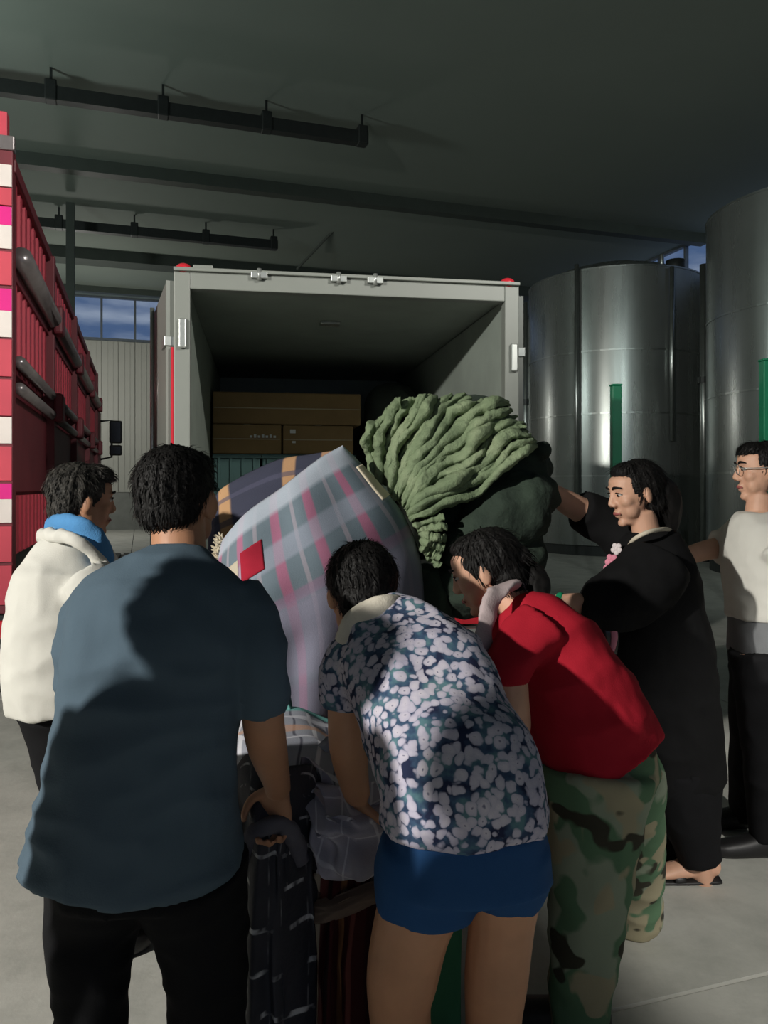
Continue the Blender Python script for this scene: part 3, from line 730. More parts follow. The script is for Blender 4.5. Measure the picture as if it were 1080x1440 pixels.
legL = limb([(150, 1220, 1.60, 82), (132, 1290, 1.60, 64), (128, 1360, 1.58, 52), (128, 1440, 1.58, 46), (128, 1640, 1.62, 40)])
legR = limb([(265, 1220, 1.60, 82), (282, 1290, 1.62, 66), (290, 1360, 1.62, 56), (292, 1440, 1.62, 50), (296, 1640, 1.66, 42)])
neck = [(P(253, 800, 1.65), .062, .060), (P(252, 770, 1.66), .058, .058), (P(250, 730, 1.69), .058, .058)]
hc = P(250, 709, 1.70)
navy = build_person('man in a navy T-shirt seen from behind, arms down, gripping a quilt', (P(205, 900, 1.6).x, 1.6), SK_TAN,
    [(neck, X1, .3), (armR, X1, .4), (armL, X1, .4)],
    (hc, V((.16, 1, -.10)), Z1, 1.02, 'short', HAIR, False, False),
    [('t_shirt', M_NAVY, [(torso, S1, .08), (slR, X1, .1), (slL, X1, .1)], folds(.009, 6, 6, 12, 2.0, .004, 20), .009, .022),
     ('trousers', M_BLACKT, [(legL, X1, .1), (legR, X1, .1), (secs([(205, 1150, 1.60, 110, .13), (205, 1240, 1.60, 125, .14)]), S1, .2)], folds(.006, 9, 9, 14, 5.0), .010, .02)],
    hands=[(P(391, 1108, 1.77), V((-.12, .30, -1)), V((-.35, -1, -.3)), -1, 58, 1.0), (P(262, 1060, 2.10), V((1, .4, -.4)), V((0, 0, -1)), 1, 45, 1.0)])
for lx in (128, 296): q = P(lx, 1650, 1.62); navy_s = MB()
def put_shoes(h, pts, dirv, name='shoe', m_=None):
    n0 = set(bpy.data.objects)
    for p in pts: shoe(None, p, dirv, name, m_)
    for q in [q for q in bpy.data.objects if q not in n0]:
        q.parent = h['o']; q.matrix_parent_inverse = Matrix.Translation(-h['o'].location)
put_shoes(navy, [P(128, 1640, 1.62), P(296, 1640, 1.66)], V((.1, 1, 0)))

# ---------------------------------------------------------------- person in white with a blue towel, left
torso = secs([(95, 990, 2.38, 72, .19), (93, 930, 2.38, 75, .20), (96, 860, 2.38, 73, .20), (101, 805, 2.40, 64, .20), (106, 770, 2.40, 46, .14), (110, 742, 2.42, 30, .075)])
slR = limb([(120, 815, 2.24, 38), (150, 860, 2.22, 34), (180, 910, 2.26, 28)])
arm_ = limb([(170, 900, 2.25, 20), (200, 930, 2.32, 18), (250, 930, 2.50, 14), (285, 920, 2.62, 12)])
legA = limb([(85, 985, 2.36, 56), (92, 1060, 2.36, 42), (106, 1160, 2.36, 34), (112, 1330, 2.38, 26)])
legB = limb([(105, 985, 2.46, 56), (150, 1080, 2.52, 40), (180, 1180, 2.58, 32), (190, 1290, 2.60, 26)])
neck = [(P(112, 765, 2.40), .056, .056), (P(116, 740, 2.41), .054, .054), (P(118, 715, 2.42), .054, .054)]
wl = build_person('person in a white shirt with a light blue towel round the neck, at the left', (P(100, 900, 2.4).x, 2.4), SK_TAN,
    [(neck, X1, .3), (arm_, X1, .4)],
    (P(117, 706, 2.43), V((.80, .6, -.12)), Z1, .92, 'thick', HAIRG, False, False),
    [('shirt', M_WHITE, [(torso, X1, .08), (slR, X1, .1)], folds(.007, 8, 8, 12, 4.0, .002, 26), .010, .022),
     ('trousers', M_BLACKT, [(legA, X1, .1), (legB, X1, .1), (secs([(95, 940, 2.40, 60, .15), (95, 1000, 2.40, 62, .16)]), X1, .2)], folds(.005, 9, 9, 14, 3.0), .011, .02)],
    hands=[(P(286, 920, 2.62), V((1, .5, 0)), V((0, 0, -1)), 1, 35, .97)])
put_shoes(wl, [P(112, 1335, 2.38), P(190, 1290, 2.60)], V((.8, .6, 0)))
tw = [P(150, 792, 2.30), P(136, 762, 2.27), P(112, 742, 2.26), (P(84, 738, 2.32)), P(72, 742, 2.45), P(90, 745, 2.56), P(125, 760, 2.58), P(150, 790, 2.56)]
wl['child']('towel', band(tw, None, .032, .016, Z1, .008, 3.0), M_TOWELB)
tw = [P(146, 800, 2.27), P(128, 775, 2.23), P(98, 757, 2.22), (P(66, 752, 2.30)), P(58, 755, 2.46)]
wl['child']('collar', band(tw, None, .020, .014, Z1, .008, 5.0), M_WHITE)

# ---------------------------------------------------------------- woman in a flower print shirt
S2 = V((1, .06, .14)).normalized()
torso = secs([(655, 1148, 1.60, 117, .150), (652, 1110, 1.60, 115, .15), (640, 1075, 1.62, 109, .145), (618, 1030, 1.67, 103, .135), (592, 965, 1.75, 102, .125), (566, 920, 1.83, 92, .112), (545, 890, 1.88, 66, .095), (530, 868, 1.92, 40, .065)])
slL = limb([(520, 918, 1.86, 46), (496, 938, 1.85, 40), (488, 965, 1.84, 36), (486, 990, 1.84, 34)])
slR = limb([(625, 925, 1.86, 44), (650, 950, 1.92, 38), (655, 1000, 2.02, 34)])
armL = limb([(488, 960, 1.84, 28), (489, 1000, 1.84, 28.5), (490, 1050, 1.85, 27.5), (497, 1095, 1.88, 22), (503, 1120, 1.90, 18)])
armR = limb([(655, 980, 2.0, 25), (648, 1050, 2.12, 23), (600, 1090, 2.2, 18), (560, 1105, 2.22, 15)])
shL = limb([(610, 1200, 1.60, 76), (600, 1235, 1.60, 74), (596, 1274, 1.60, 69)])
shR = limb([(702, 1200, 1.60, 74), (712, 1225, 1.61, 62), (714, 1258, 1.63, 46)])
lgL = limb([(602, 1240, 1.60, 62), (580, 1300, 1.61, 55), (566, 1370, 1.64, 51), (562, 1420, 1.66, 44), (570, 1500, 1.66, 40), (574, 1600, 1.62, 25), (574, 1650, 1.62, 22)])
lgR = limb([(712, 1230, 1.61, 56), (706, 1290, 1.63, 47), (698, 1370, 1.66, 45), (694, 1430, 1.68, 40), (694, 1500, 1.66, 38), (690, 1600, 1.62, 25), (690, 1650, 1.62, 22)])
neck = [(P(530, 885, 1.92), .055, .055), (P(522, 860, 1.94), .052, .052), (P(514, 836, 1.96), .052, .052)]
fl = build_person('woman in a blue and white flower print shirt bending over the quilts', (P(640, 900, 1.62).x, 1.62), SK_WARM,
    [(neck, X1, .3), (armL, X1, .4), (armR, X1, .4), (lgL, X1, .3), (lgR, X1, .3)],
    (P(508, 838, 1.97), V((-.30, .95, -.42)), Z1, 1.0, 'thick', HAIR, True, True),
    [('shirt', M_FLORAL, [(torso, S2, .08), (slL, X1, .1), (slR, X1, .1)], folds(.010, 9, 7, 4, 6.0, .004, 22), .009, .022),
     ('shorts', M_BLUE, [(shL, X1, .06), (shR, X1, .06), (secs([(658, 1150, 1.60, 104, .13), (658, 1230, 1.60, 116, .14)]), S2, .2)], folds(.004, 10, 10, 8, 8.0), .009, .03)],
    hands=[(P(503, 1120, 1.90), V((.12, .40, -1)), V((.7, .7, 0)), -1, 40, .94), (P(556, 1106, 2.22), V((-1, .1, -.6)), V((0, .2, -1)), 1, 50, .94)],
    feet=[(P(574, 1650, 1.62), V((-.1, 1, 0))), (P(690, 1650, 1.62), V((.1, 1, 0)))])
tw = [P(486, 905, 1.82), P(499, 878, 1.82), P(524, 858, 1.81), P(556, 854, 1.84), P(578, 864, 1.92), P(580, 880, 2.02), P(560, 900, 2.08)]
fl['child']('towel', band(tw, None, .030, .017, Z1, .008, 7.0), M_TOWELC)

# ---------------------------------------------------------------- woman in a red T-shirt and camouflage trousers
S3 = V((1, .22, 0)).normalized()
torso = secs([(850, 1062, 2.14, 80, .17), (823, 1008, 2.14, 80, .17), (797, 952, 2.14, 75, .165), (769, 908, 2.15, 62, .155), (745, 874, 2.17, 46, .125), (726, 852, 2.19, 29, .072)])
slN = limb([(756, 890, 2.05, 40), (734, 908, 2.01, 35), (720, 932, 1.98, 31), (715, 954, 1.98, 28)])
slF = limb([(735, 880, 2.28, 42), (705, 920, 2.36, 34), (690, 950, 2.38, 30)])
armN = limb([(717, 935, 1.98, 24), (719, 985, 1.98, 25), (722, 1030, 2.0, 23), (700, 1070, 2.06, 18), (672, 1095, 2.12, 14)])
armF = limb([(692, 940, 2.38, 20), (672, 1000, 2.40, 19), (640, 1030, 2.44, 16), (612, 1040, 2.46, 13)])
lgN = limb([(838, 1085, 2.10, 78), (836, 1150, 2.08, 66), (830, 1230, 2.06, 56), (822, 1320, 2.06, 48), (815, 1400, 2.08, 41), (812, 1440, 2.10, 38)])
lgF = limb([(862, 1085, 2.24, 68), (878, 1150, 2.36, 52), (890, 1215, 2.48, 40), (894, 1292, 2.60, 33)])
neck = [(P(732, 866, 2.18), .052, .052), (P(716, 840, 2.20), .050, .050), (P(702, 818, 2.21), .050, .050)]
rd_ = build_person('woman in a red T-shirt and green camouflage trousers leaning forward', (P(845, 900, 2.2).x, 2.2), SK_FAIR,
    [(neck, X1, .3), (armN, X1, .4), (armF, X1, .4)],
    (P(684, 806, 2.22), V((-.90, .26, -.40)), V((-.2, .1, 1)), .98, 'tail', HAIR, True, True),
    [('t_shirt', M_REDT, [(torso, S3, .08), (slN, X1, .1), (slF, X1, .1)], folds(.010, 7, 7, 8, 9.0, .004, 22), .009, .022),
     ('camouflage_trousers', M_CAMO, [(lgN, X1, .08), (lgF, X1, .08), (secs([(838, 1030, 2.15, 70, .15), (848, 1090, 2.15, 72, .16)]), S3, .2)], folds(.008, 9, 9, 9, 11.0), .010, .022)],
    hands=[(P(670, 1096, 2.12), V((-1, .3, -.5)), V((0, .4, -1)), 1, 45, .93), (P(610, 1040, 2.46), V((-1, .1, -.2)), V((0, 0, -1)), 1, 45, .93)])
put_shoes(rd_, [P(812, 1440, 2.10), P(894, 1292, 2.62)], V((-1, .3, 0)))
tail = MB().loft([(P(736, 800, 2.24), .028, .028), (P(746, 806, 2.22), .036, .034), (P(756, 822, 2.18), .036, .032), (P(760, 840, 2.14), .020, .018)], X1, n=14, capk=.8).fused('ponytail', .006, 2, folds(.004, 40, 40, 6, 2.0))
rd_['child']('ponytail', tail, HAIR)
tw = [P(677, 936, 2.02), P(679, 900, 2.01), P(684, 868, 2.02), P(698, 836, 2.05), P(718, 824, 2.12), P(732, 830, 2.22), P(722, 850, 2.32), P(702, 880, 2.36)]
rd_['child']('towel', band(tw, None, .028, .010, V((.9, .5, .2)), .008, 9.0), M_TOWELP)

# ---------------------------------------------------------------- woman in black
torso = secs([(958, 1100, 2.95, 58, .17), (945, 1040, 2.95, 66, .18), (932, 985, 2.95, 73, .185), (926, 925, 2.94, 74, .18), (920, 860, 2.94, 66, .175), (918, 805, 2.95, 58, .17), (916, 770, 2.95, 46, .15), (913, 748, 2.95, 30, .085)])
slF = limb([(900, 770, 3.08, 40), (868, 742, 3.12, 35), (838, 728, 3.12, 30), (816, 717, 3.10, 27)])
slN = limb([(925, 790, 2.80, 46), (900, 825, 2.76, 48), (862, 845, 2.72, 42), (835, 848, 2.70, 33), (820, 846, 2.70, 27)])
armF = limb([(826, 722, 3.11, 18), (800, 708, 3.08, 17.5), (776, 692, 3.04, 13), (768, 687, 3.03, 12)])
armN = limb([(835, 848, 2.70, 17), (810, 849, 2.70, 15.5), (790, 847, 2.72, 12), (782, 845, 2.73, 11)])
lgN = limb([(955, 1080, 2.92, 56), (968, 1140, 2.90, 42), (980, 1190, 2.90, 30), (985, 1210, 2.90, 27)])
lgF = limb([(945, 1080, 3.05, 54), (930, 1140, 3.10, 40), (925, 1195, 3.14, 27)])
ankN = limb([(982, 1195, 2.90, 17), (986, 1222, 2.90, 13), (988, 1236, 2.92, 15)])
neck = [(P(914, 765, 2.95), .056, .056), (P(908, 745, 2.95), .052, .052), (P(902, 720, 2.95), .050, .050)]
bw = build_person('woman in black with flowers on her top, reaching to the green quilts', (P(950, 900, 2.95).x, 2.95), SK_FAIR,
    [(neck, X1, .3), (armF, X1, .4), (armN, X1, .4), (ankN, X1, .4)],
    (P(893, 695, 2.95), V((-.95, -.20, -.22)), Z1, 1.02, 'tail', HAIR, True, True),
    [('black_top', M_BLK, [(torso, X1, .08), (slF, X1, .1), (slN, X1, .1)], folds(.007, 7, 7, 9, 13.0, .002, 26), .010, .022),
     ('trousers', M_BLACKT, [(lgN, X1, .08), (lgF, X1, .08)], folds(.006, 9, 9, 9, 15.0), .011, .022)],
    hands=[(P(769, 687, 3.03), V((-1, -.1, .25)), V((0, -1, -.3)), 1, 25, .93)],
    feet=[(P(988, 1236, 2.92), V((-1, -.1, 0)), 1.0, .019), (P(925, 1200, 3.14), V((-1, 0, 0)))])
put_shoes(bw, [P(925, 1205, 3.14)], V((-1, 0, 0)))
sd = MB(); b_ = P(988, 1236, 2.92); b_.z = 0
sd.loft([(b_ + V((.06, 0, .012)), .036, .011), (b_ + V((-.05, 0, .012)), .044, .011), (b_ + V((-.16, 0, .012)), .044, .011), (b_ + V((-.21, 0, .012)), .03, .01)], Y1, n=16, capk=.4)
sd.loft([(b_ + V((-.10, -.05, .02)), .022, .006), (b_ + V((-.10, 0, .075)), .024, .006), (b_ + V((-.10, .05, .02)), .022, .006)], X1, n=10, capk=.2)
bw['mk']('sandal', sd, M_SHOE)
gl_ = MB(); hand(gl_, P(783, 846, 2.73), V((-1, .05, .10)), V((0, .3, -1)), 1, 30, 1.02)
gl_.loft(limb([(792, 847, 2.72, 14), (783, 846, 2.73, 13.5)]), X1, sub=1, capk=.1)
bw['child']('glove', gl_.fused('glove', .0055, 2), M_GLOVE)
tail = MB().loft([(P(915, 688, 2.96), .06, .06), (P(930, 694, 2.97), .062, .058), (P(940, 715, 2.98), .052, .048), (P(942, 742, 2.99), .030, .028)], X1, n=16, capk=.8).fused('ponytail', .007, 2, folds(.005, 40, 40, 6, 4.0))
bw['child']('ponytail', tail, HAIR)
nk = [P(884, 768, 2.88), P(892, 758, 2.80), P(912, 748, 2.77), P(936, 744, 2.84), P(946, 748, 2.97)]
M_CREAM = cloth('cream_trim', C(206, 196, 176), .8, .05)
bw['child']('neck_trim', MB().loft([(p, .008, .006) for p in nk], Z1, n=10, capk=.3).mesh('neck_trim'), M_CREAM)
M_PINK = cloth('pink_flower_print', C(206, 132, 150), .8, .2); M_PALE = cloth('pale_flower_print', C(214, 204, 204), .8, .1)
def flower(c, r_, m_, nrm):
    nrm = V(nrm).normalized(); e1 = nrm.cross(Z1).normalized(); e2 = nrm.cross(e1); mb = MB()
    for k in range(5):
        t = 2 * math.pi * k / 5 + .3; q = c + (e1 * math.cos(t) + e2 * math.sin(t)) * r_ * .55
        mb.ell(q, .006, r_ * .42, r_ * .42, nrm, e1, 12, 6)
    mb.ell(c, .008, r_ * .3, r_ * .3, nrm, e1, 10, 6)
    bw['mk']('flower_patch', mb, m_)
for x, y, d, r_, mm_ in ((867, 772, 2.90, .026, M_PALE), (860, 789, 2.87, .030, M_PINK), (856, 804, 2.85, .032, M_PINK), (851, 816, 2.83, .024, M_PINK)):
    flower(P(x, y, d), r_, mm_, V((-.75, -.65, .1)))

# ---------------------------------------------------------------- man with glasses, right edge
torso = secs([(1074, 868, 3.2, 46, .17), (1074, 820, 3.2, 49, .185), (1070, 775, 3.2, 48, .185), (1066, 742, 3.2, 42, .16), (1064, 720, 3.2, 26, .08)])
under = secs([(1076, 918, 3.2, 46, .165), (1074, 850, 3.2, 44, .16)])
slF = limb([(1045, 760, 3.32, 32), (1022, 768, 3.36, 26), (1006, 770, 3.36, 22)])
slN = limb([(1090, 765, 3.06, 32), (1122, 800, 3.02, 28), (1136, 832, 3.0, 25)])
armF = limb([(1012, 770, 3.36, 15), (985, 776, 3.36, 14), (955, 786, 3.34, 11.5), (944, 788, 3.34, 10.5)])
armN = limb([(1134, 820, 3.0, 16), (1142, 860, 3.0, 15), (1140, 905, 2.98, 12)])
lgN = limb([(1072, 920, 3.14, 42), (1074, 1000, 3.12, 34), (1076, 1090, 3.12, 26), (1078, 1180, 3.12, 21)])
lgF = limb([(1072, 920, 3.28, 42), (1062, 1000, 3.32, 33), (1054, 1090, 3.36, 26), (1050, 1150, 3.38, 21)])
neck = [(P(1066, 732, 3.2), .056, .056), (P(1068, 714, 3.2), .054, .054), (P(1070, 696, 3.2), .054, .054)]
rm = build_person('man with glasses in a white T-shirt stretching an arm, at the right edge', (P(1068, 900, 3.2).x, 3.2), SK_FAIR,
    [(neck, X1, .3), (armF, X1, .4), (armN, X1, .4)],
    (P(1072, 664, 3.2), V((-.97, .12, -.06)), Z1, 1.04, 'short', HAIR, False, False),
    [('t_shirt', M_WHITE, [(torso, X1, .08), (slF, X1, .1), (slN, X1, .1)], folds(.006, 8, 8, 8, 17.0, .002, 26), .010, .022),
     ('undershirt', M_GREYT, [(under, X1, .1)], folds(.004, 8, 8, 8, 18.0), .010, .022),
     ('trousers', M_BLACKT, [(lgN, X1, .08), (lgF, X1, .08), (secs([(1076, 885, 3.2, 42, .15), (1074, 940, 3.2, 43, .155)]), X1, .2)], folds(.006, 9, 9, 9, 19.0), .011, .022)],
    hands=[(P(944, 788, 3.34), V((-1, 0, -.2)), V((0, -.3, -1)), 1, 28, 1.0), (P(1140, 908, 2.98), V((-.1, .1, -1)), V((-.5, .6, 0)), 1, 40, 1.0)])
put_shoes(rm, [P(1078, 1180, 3.12), P(1050, 1150, 3.38)], V((-1, 0, 0)))
L = rm['L']; k = rm['k']; gm = MB()
for s in (-1, 1):
    ring = [L(.104, .016 + .020 * math.sin(t * math.pi / 8), s * .034 + .024 * math.cos(t * math.pi / 8)) for t in range(17)]
    gm.loft([(p, .0018, .0018) for p in ring], rm['f'], n=6, sub=1, capk=0)
    gm.loft([(L(.102, .022, s * .058), .0018, .0018), (L(.05, .018, s * .082), .0018, .0018), (L(-.012, .016, s * .090), .0018, .0018)], rm['u'], n=6, sub=2, capk=0)
gm.loft([(L(.107, .02, -.010), .0018, .0018), (L(.109, .022, 0), .0018, .0018), (L(.107, .02, .010), .0018, .0018)], rm['u'], n=6, sub=2, capk=0)
rm['mk']('glasses', gm, M_CHROME)
# ================================================================== quilts and bundles
def poly(pts, t):
    """point on a Catmull-Rom curve through pts"""
    n = len(pts) - 1; x = min(max(t, 0), 1) * n; i = min(int(x), n - 1); f = x - i
    a = pts[max(i - 1, 0)]; b = pts[i]; c = pts[i + 1]; d = pts[min(i + 2, n)]
    return .5 * ((2 * b) + (c - a) * f + (2 * a - 5 * b + 4 * c - d) * f * f + (3 * b - a - 3 * c + d) * f ** 3)
class Sheet:
    """a draped cloth spanned between four edge curves, with folds"""
    def __init__(s, top, bot, left, right, bulge=.0, fold=.0, nf=4, seed=0.0, wav=.0, along='u'):
        q = lambda e: [P(*p) for p in e]
        s.t, s.b, s.l, s.r = q(top), q(bot), q(left), q(right)
        s.bulge, s.fold, s.nf, s.seed, s.wav, s.along = bulge, fold, nf, seed, wav, along
    def at(s, u, v):
        c = poly(s.t, u) * (1 - v) + poly(s.b, u) * v + poly(s.l, v) * (1 - u) + poly(s.r, v) * u
        c -= s.t[0] * (1 - u) * (1 - v) + s.t[-1] * u * (1 - v) + s.b[0] * (1 - u) * v + s.b[-1] * u * v
        e = math.sin(math.pi * min(max(u, 0), 1)) * math.sin(math.pi * min(max(v, 0), 1))
        d = -s.bulge * e ** .5
        if s.fold:
            ph = (u if s.along == 'u' else v) * s.nf * 2 * math.pi + 2.2 * noise.noise(V((u * 2, v * 1.6, s.seed)))
            d += s.fold * math.sin(ph) * (.35 + .65 * (v if s.along == 'u' else 1))
        if s.wav: d += s.wav * noise.noise(V((u * 5 + s.seed, v * 6, s.seed)))
        return c + V((.15 * d, d, .1 * d))
    def mesh(s, nu=56, nv=56, u0=0, u1=1, v0=0, v1=1, off=0.0):
        vs = []; uv = []
        for j in range(nv + 1):
            for i in range(nu + 1):
                u = u0 + (u1 - u0) * i / nu; v = v0 + (v1 - v0) * j / nv
                vs.append(s.at(u, v) + V((0, -off, 0))); uv.append((u, v))
        W = nu + 1
        fs = [(j * W + i, (j + 1) * W + i, (j + 1) * W + i + 1, j * W + i + 1) for j in range(nv) for i in range(nu)]
        me = bpy.data.meshes.new('cloth'); me.from_pydata([tuple(v) for v in vs], [], fs)
        L = me.uv_layers.new(name='UVMap')
        for lp in me.loops: L.data[lp.index].uv = uv[lp.vertex_index]
        me.update(); return me
    def build(s, name, m_, thick=.03, parent=None, **kw):
        o = link(name, s.mesh(**kw), m_, parent, True)
        sd = o.modifiers.new('thick', 'SOLIDIFY'); sd.thickness = thick; sd.offset = -1
        return o
def stripe_mat(name, base, ustripes, vstripes, rough=.92, nz=.08, bump=None):
    """ustripes / vstripes: list of (position, width, colour, strength)"""
    m = NT(name, rough); m.b.inputs['Specular IOR Level'].default_value = .15
    u, v = m.uv(); c = m.mix(m.noise(7, 3), sc(base, .9), sc(base, 1.1))
    for sock, lst in ((u, ustripes), (v, vstripes)):
        for p0, w_, cc, k in lst:
            d = m.math('ABSOLUTE', m.math('SUBTRACT', sock, p0))
            f = m.ramp(d, [(w_ * .42, (k, k, k, 1)), (w_ * .58, (0, 0, 0, 1))]); c = m.mix(f, c, cc)
    m.color(c); m.bump(m.noise(240, 2), .3, .003); return m.m
PINK = C(178, 106, 136); LIL = C(172, 176, 196); TEAL = C(104, 122, 130)
m_lp = stripe_mat('light_plaid_flannel', C(112, 126, 136),
    [(p, .045, PINK, .8) for p in (.07, .26, .45, .64, .84)] + [(p, .02, C(170, 160, 170), .6) for p in (.16, .35, .55, .75, .94)],
    [(.05, .15, C(178, 186, 198), .85), (.30, .10, C(158, 164, 180), .6), (.52, .05, C(150, 120, 146), .6), (.68, .28, C(142, 138, 158), .75), (.90, .16, C(134, 126, 146), .7)])
m_dp = stripe_mat('dark_plaid_flannel', C(66, 68, 84), [(.24, .09, C(190, 150, 112), 1), (.60, .08, C(186, 146, 110), 1), (.86, .08, C(178, 140, 112), 1)], [(.22, .05, C(84, 84, 104), .7), (.5, .08, C(80, 80, 98), .7)])
# light plaid quilt over the bundle
lp = Sheet([(312, 760, 2.72), (345, 722, 2.70), (400, 682, 2.72), (448, 645, 2.78), (482, 626, 2.84)],
           [(330, 1010, 2.62), (390, 1030, 2.62), (450, 1040, 2.68), (520, 1040, 2.78), (590, 1030, 2.92)],
           [(312, 760, 2.72), (302, 850, 2.68), (312, 930, 2.64), (330, 1010, 2.62)],
           [(482, 626, 2.84), (530, 676, 2.86), (575, 738, 2.88), (596, 830, 2.90), (590, 1030, 2.92)], bulge=.16, fold=.012, nf=3, seed=1.0, wav=.02)
plaid = lp.build('plaid_quilt', m_lp, .035, None); tag(plaid, 'light grey-blue and pink plaid quilt draped over the tall bundle', 'quilt')
plaid.location = (0, 0, 0)
M_REDP = cloth('red_print', C(158, 36, 54), .9, .2); M_CRP = cloth('cream_print', C(190, 180, 160), .9, .1)
lp.build('red_patch', M_REDP, .002, plaid, nu=14, nv=14, u0=.26, u1=.38, v0=.20, v1=.33, off=.003)
lp.build('cream_patch', M_CRP, .002, plaid, nu=14, nv=14, u0=.10, u1=.24, v0=.22, v1=.40, off=.003)
M_LINE = cloth('cream_lining', C(214, 202, 178), .9, .06)
lp.build('lining_edge', M_LINE, .006, plaid, nu=6, nv=24, u0=.965, u1=1.012, v0=.15, v1=.34, off=.010)
fr = MB()
rng = random.Random(3)
for k in range(60):
    t = rng.random(); p = lp.at(0.0 + .03 * rng.random(), t * .12); q = p + V((rng.uniform(-.03, 0), rng.uniform(-.01, .01), rng.uniform(-.01, .03)))
    fr.tube([p, q], .003, 5)
fr.build('fringe', M_LINE, plaid); 
# dark plaid quilt folded behind it
dp = Sheet([(300, 704, 2.98), (316, 684, 2.98), (386, 648, 3.0), (440, 638, 3.02), (478, 632, 3.02)],
           [(292, 800, 2.86), (330, 790, 2.84), (380, 780, 2.86), (430, 770, 2.90), (500, 760, 2.96)],
           [(300, 704, 2.98), (294, 750, 2.90), (292, 800, 2.86)],
           [(478, 632, 3.02), (500, 690, 2.98), (500, 760, 2.96)], bulge=.05, seed=4.0, wav=.012)
dpo = dp.build('plaid_quilt', m_dp, .05); tag(dpo, 'dark navy plaid quilt with orange stripes behind the light plaid one', 'quilt')
fr = MB()
for k in range(70):
    t = rng.random(); p = dp.at(0.02 * rng.random(), t * .5); q = p + V((rng.uniform(-.03, .01), rng.uniform(-.01, .01), rng.uniform(-.005, .03)))
    fr.tube([p, q], .003, 5)
fr.build('fringe', M_LINE, dpo)
# bale under them, standing on the floor
M_BALE = cloth('dark_bale_cloth', C(52, 50, 60), .95, .2, 120, .4)
bc = P(470, 800, 3.14); bc.z = 0
bale = MB().loft([(bc + V((-.03, 0, .05)), .28, .15), (bc + V((-.03, 0, .4)), .31, .17), (bc + V((-.03, 0, .9)), .28, .15), (bc + V((-.06, -.02, 1.3)), .27, .11), (bc + V((-.12, 0, 1.52)), .14, .06)], X1, n=28, capk=.35, sup=2.6)
tag(link('quilt_bale', bale.fused('quilt_bale', .018, 3, folds(.02, 4, 4, 7, 3.0)), M_BALE, None, True), 'dark bale of bedding standing on the floor under the plaid quilts', 'bale')

# ---------------------------------------------------------------- green quilt stack
m = NT('green_quilt_cloth', .9); m.b.inputs['Specular IOR Level'].default_value = .2
m.color(m.ramp(m.noise(7, 4), [(.3, C(104, 120, 92)), (.55, C(128, 144, 112)), (.75, C(150, 162, 130))])); m.bump(m.noise(32, 5, rough=.7), .8, .02); M_GQ = m.m
m = NT('shaded_green_cloth', .9); m.color(m.ramp(m.noise(7, 4), [(.3, C(30, 42, 34)), (.7, C(46, 60, 48))])); m.bump(m.noise(40, 4), .5, .012); M_GD = m.m  # the quilt green again, with shade put into the colour
gs = empty('green_quilt_stack', P(640, 800, 3.0)); tag(gs, 'big bundle of many folded green quilts fanned out at the truck', 'quilt stack')
def Z(x, y): return (480 + x / 3.375, 520 + y / 3.375)
ridges = [
 ([(150, 520), (140, 430), (122, 360), (120, 300), (170, 255), (205, 225)], 24, .16),
 ([(190, 540), (180, 420), (190, 330), (225, 240), (262, 165), (285, 150)], 26, .12),
 ([(225, 560), (235, 440), (255, 340), (310, 250), (355, 170), (400, 112)], 22, .09),
 ([(232, 590), (248, 450), (270, 350), (350, 270), (400, 190), (455, 122)], 24, .07),
 ([(250, 620), (290, 470), (350, 380), (420, 280), (480, 190), (590, 112)], 27, .07),
 ([(270, 625), (330, 480), (400, 380), (480, 290), (540, 205), (640, 150)], 24, .05),
 ([(280, 640), (350, 490), (430, 395), (530, 310), (610, 220), (720, 165), (795, 150)], 27, .05),
 ([(290, 650), (360, 520), (450, 420), (570, 345), (650, 260), (730, 215), (810, 190)], 25, .035),
 ([(298, 660), (390, 520), (480, 440), (590, 390), (660, 300), (740, 245), (865, 250)], 28, .025),
 ([(305, 670), (400, 560), (510, 480), (620, 420), (700, 340), (790, 285), (880, 275)], 25, .02),
 ([(310, 680), (410, 590), (540, 520), (640, 470), (720, 385), (810, 310), (900, 310)], 28, .01),
 ([(315, 695), (420, 620), (560, 560), (680, 500), (760, 420), (840, 350), (925, 340)], 25, .0),
 ([(320, 708), (440, 650), (580, 600), (690, 545), (780, 450), (860, 385), (930, 362)], 23, .0),
 ([(340, 742), (400, 722), (450, 708), (490, 700)], 16, -.01),
 ([(360, 762), (410, 752), (460, 745), (505, 738)], 18, -.01),
 ([(366, 778), (410, 785), (460, 795), (500, 802)], 19, -.01),
 ([(370, 808), (410, 820), (450, 835), (490, 848)], 19, .0),
 ([(374, 842), (410, 858), (440, 874), (470, 892)], 22, .0),
 ([(400, 880), (430, 900), (450, 915), (470, 930)], 18, .03)]
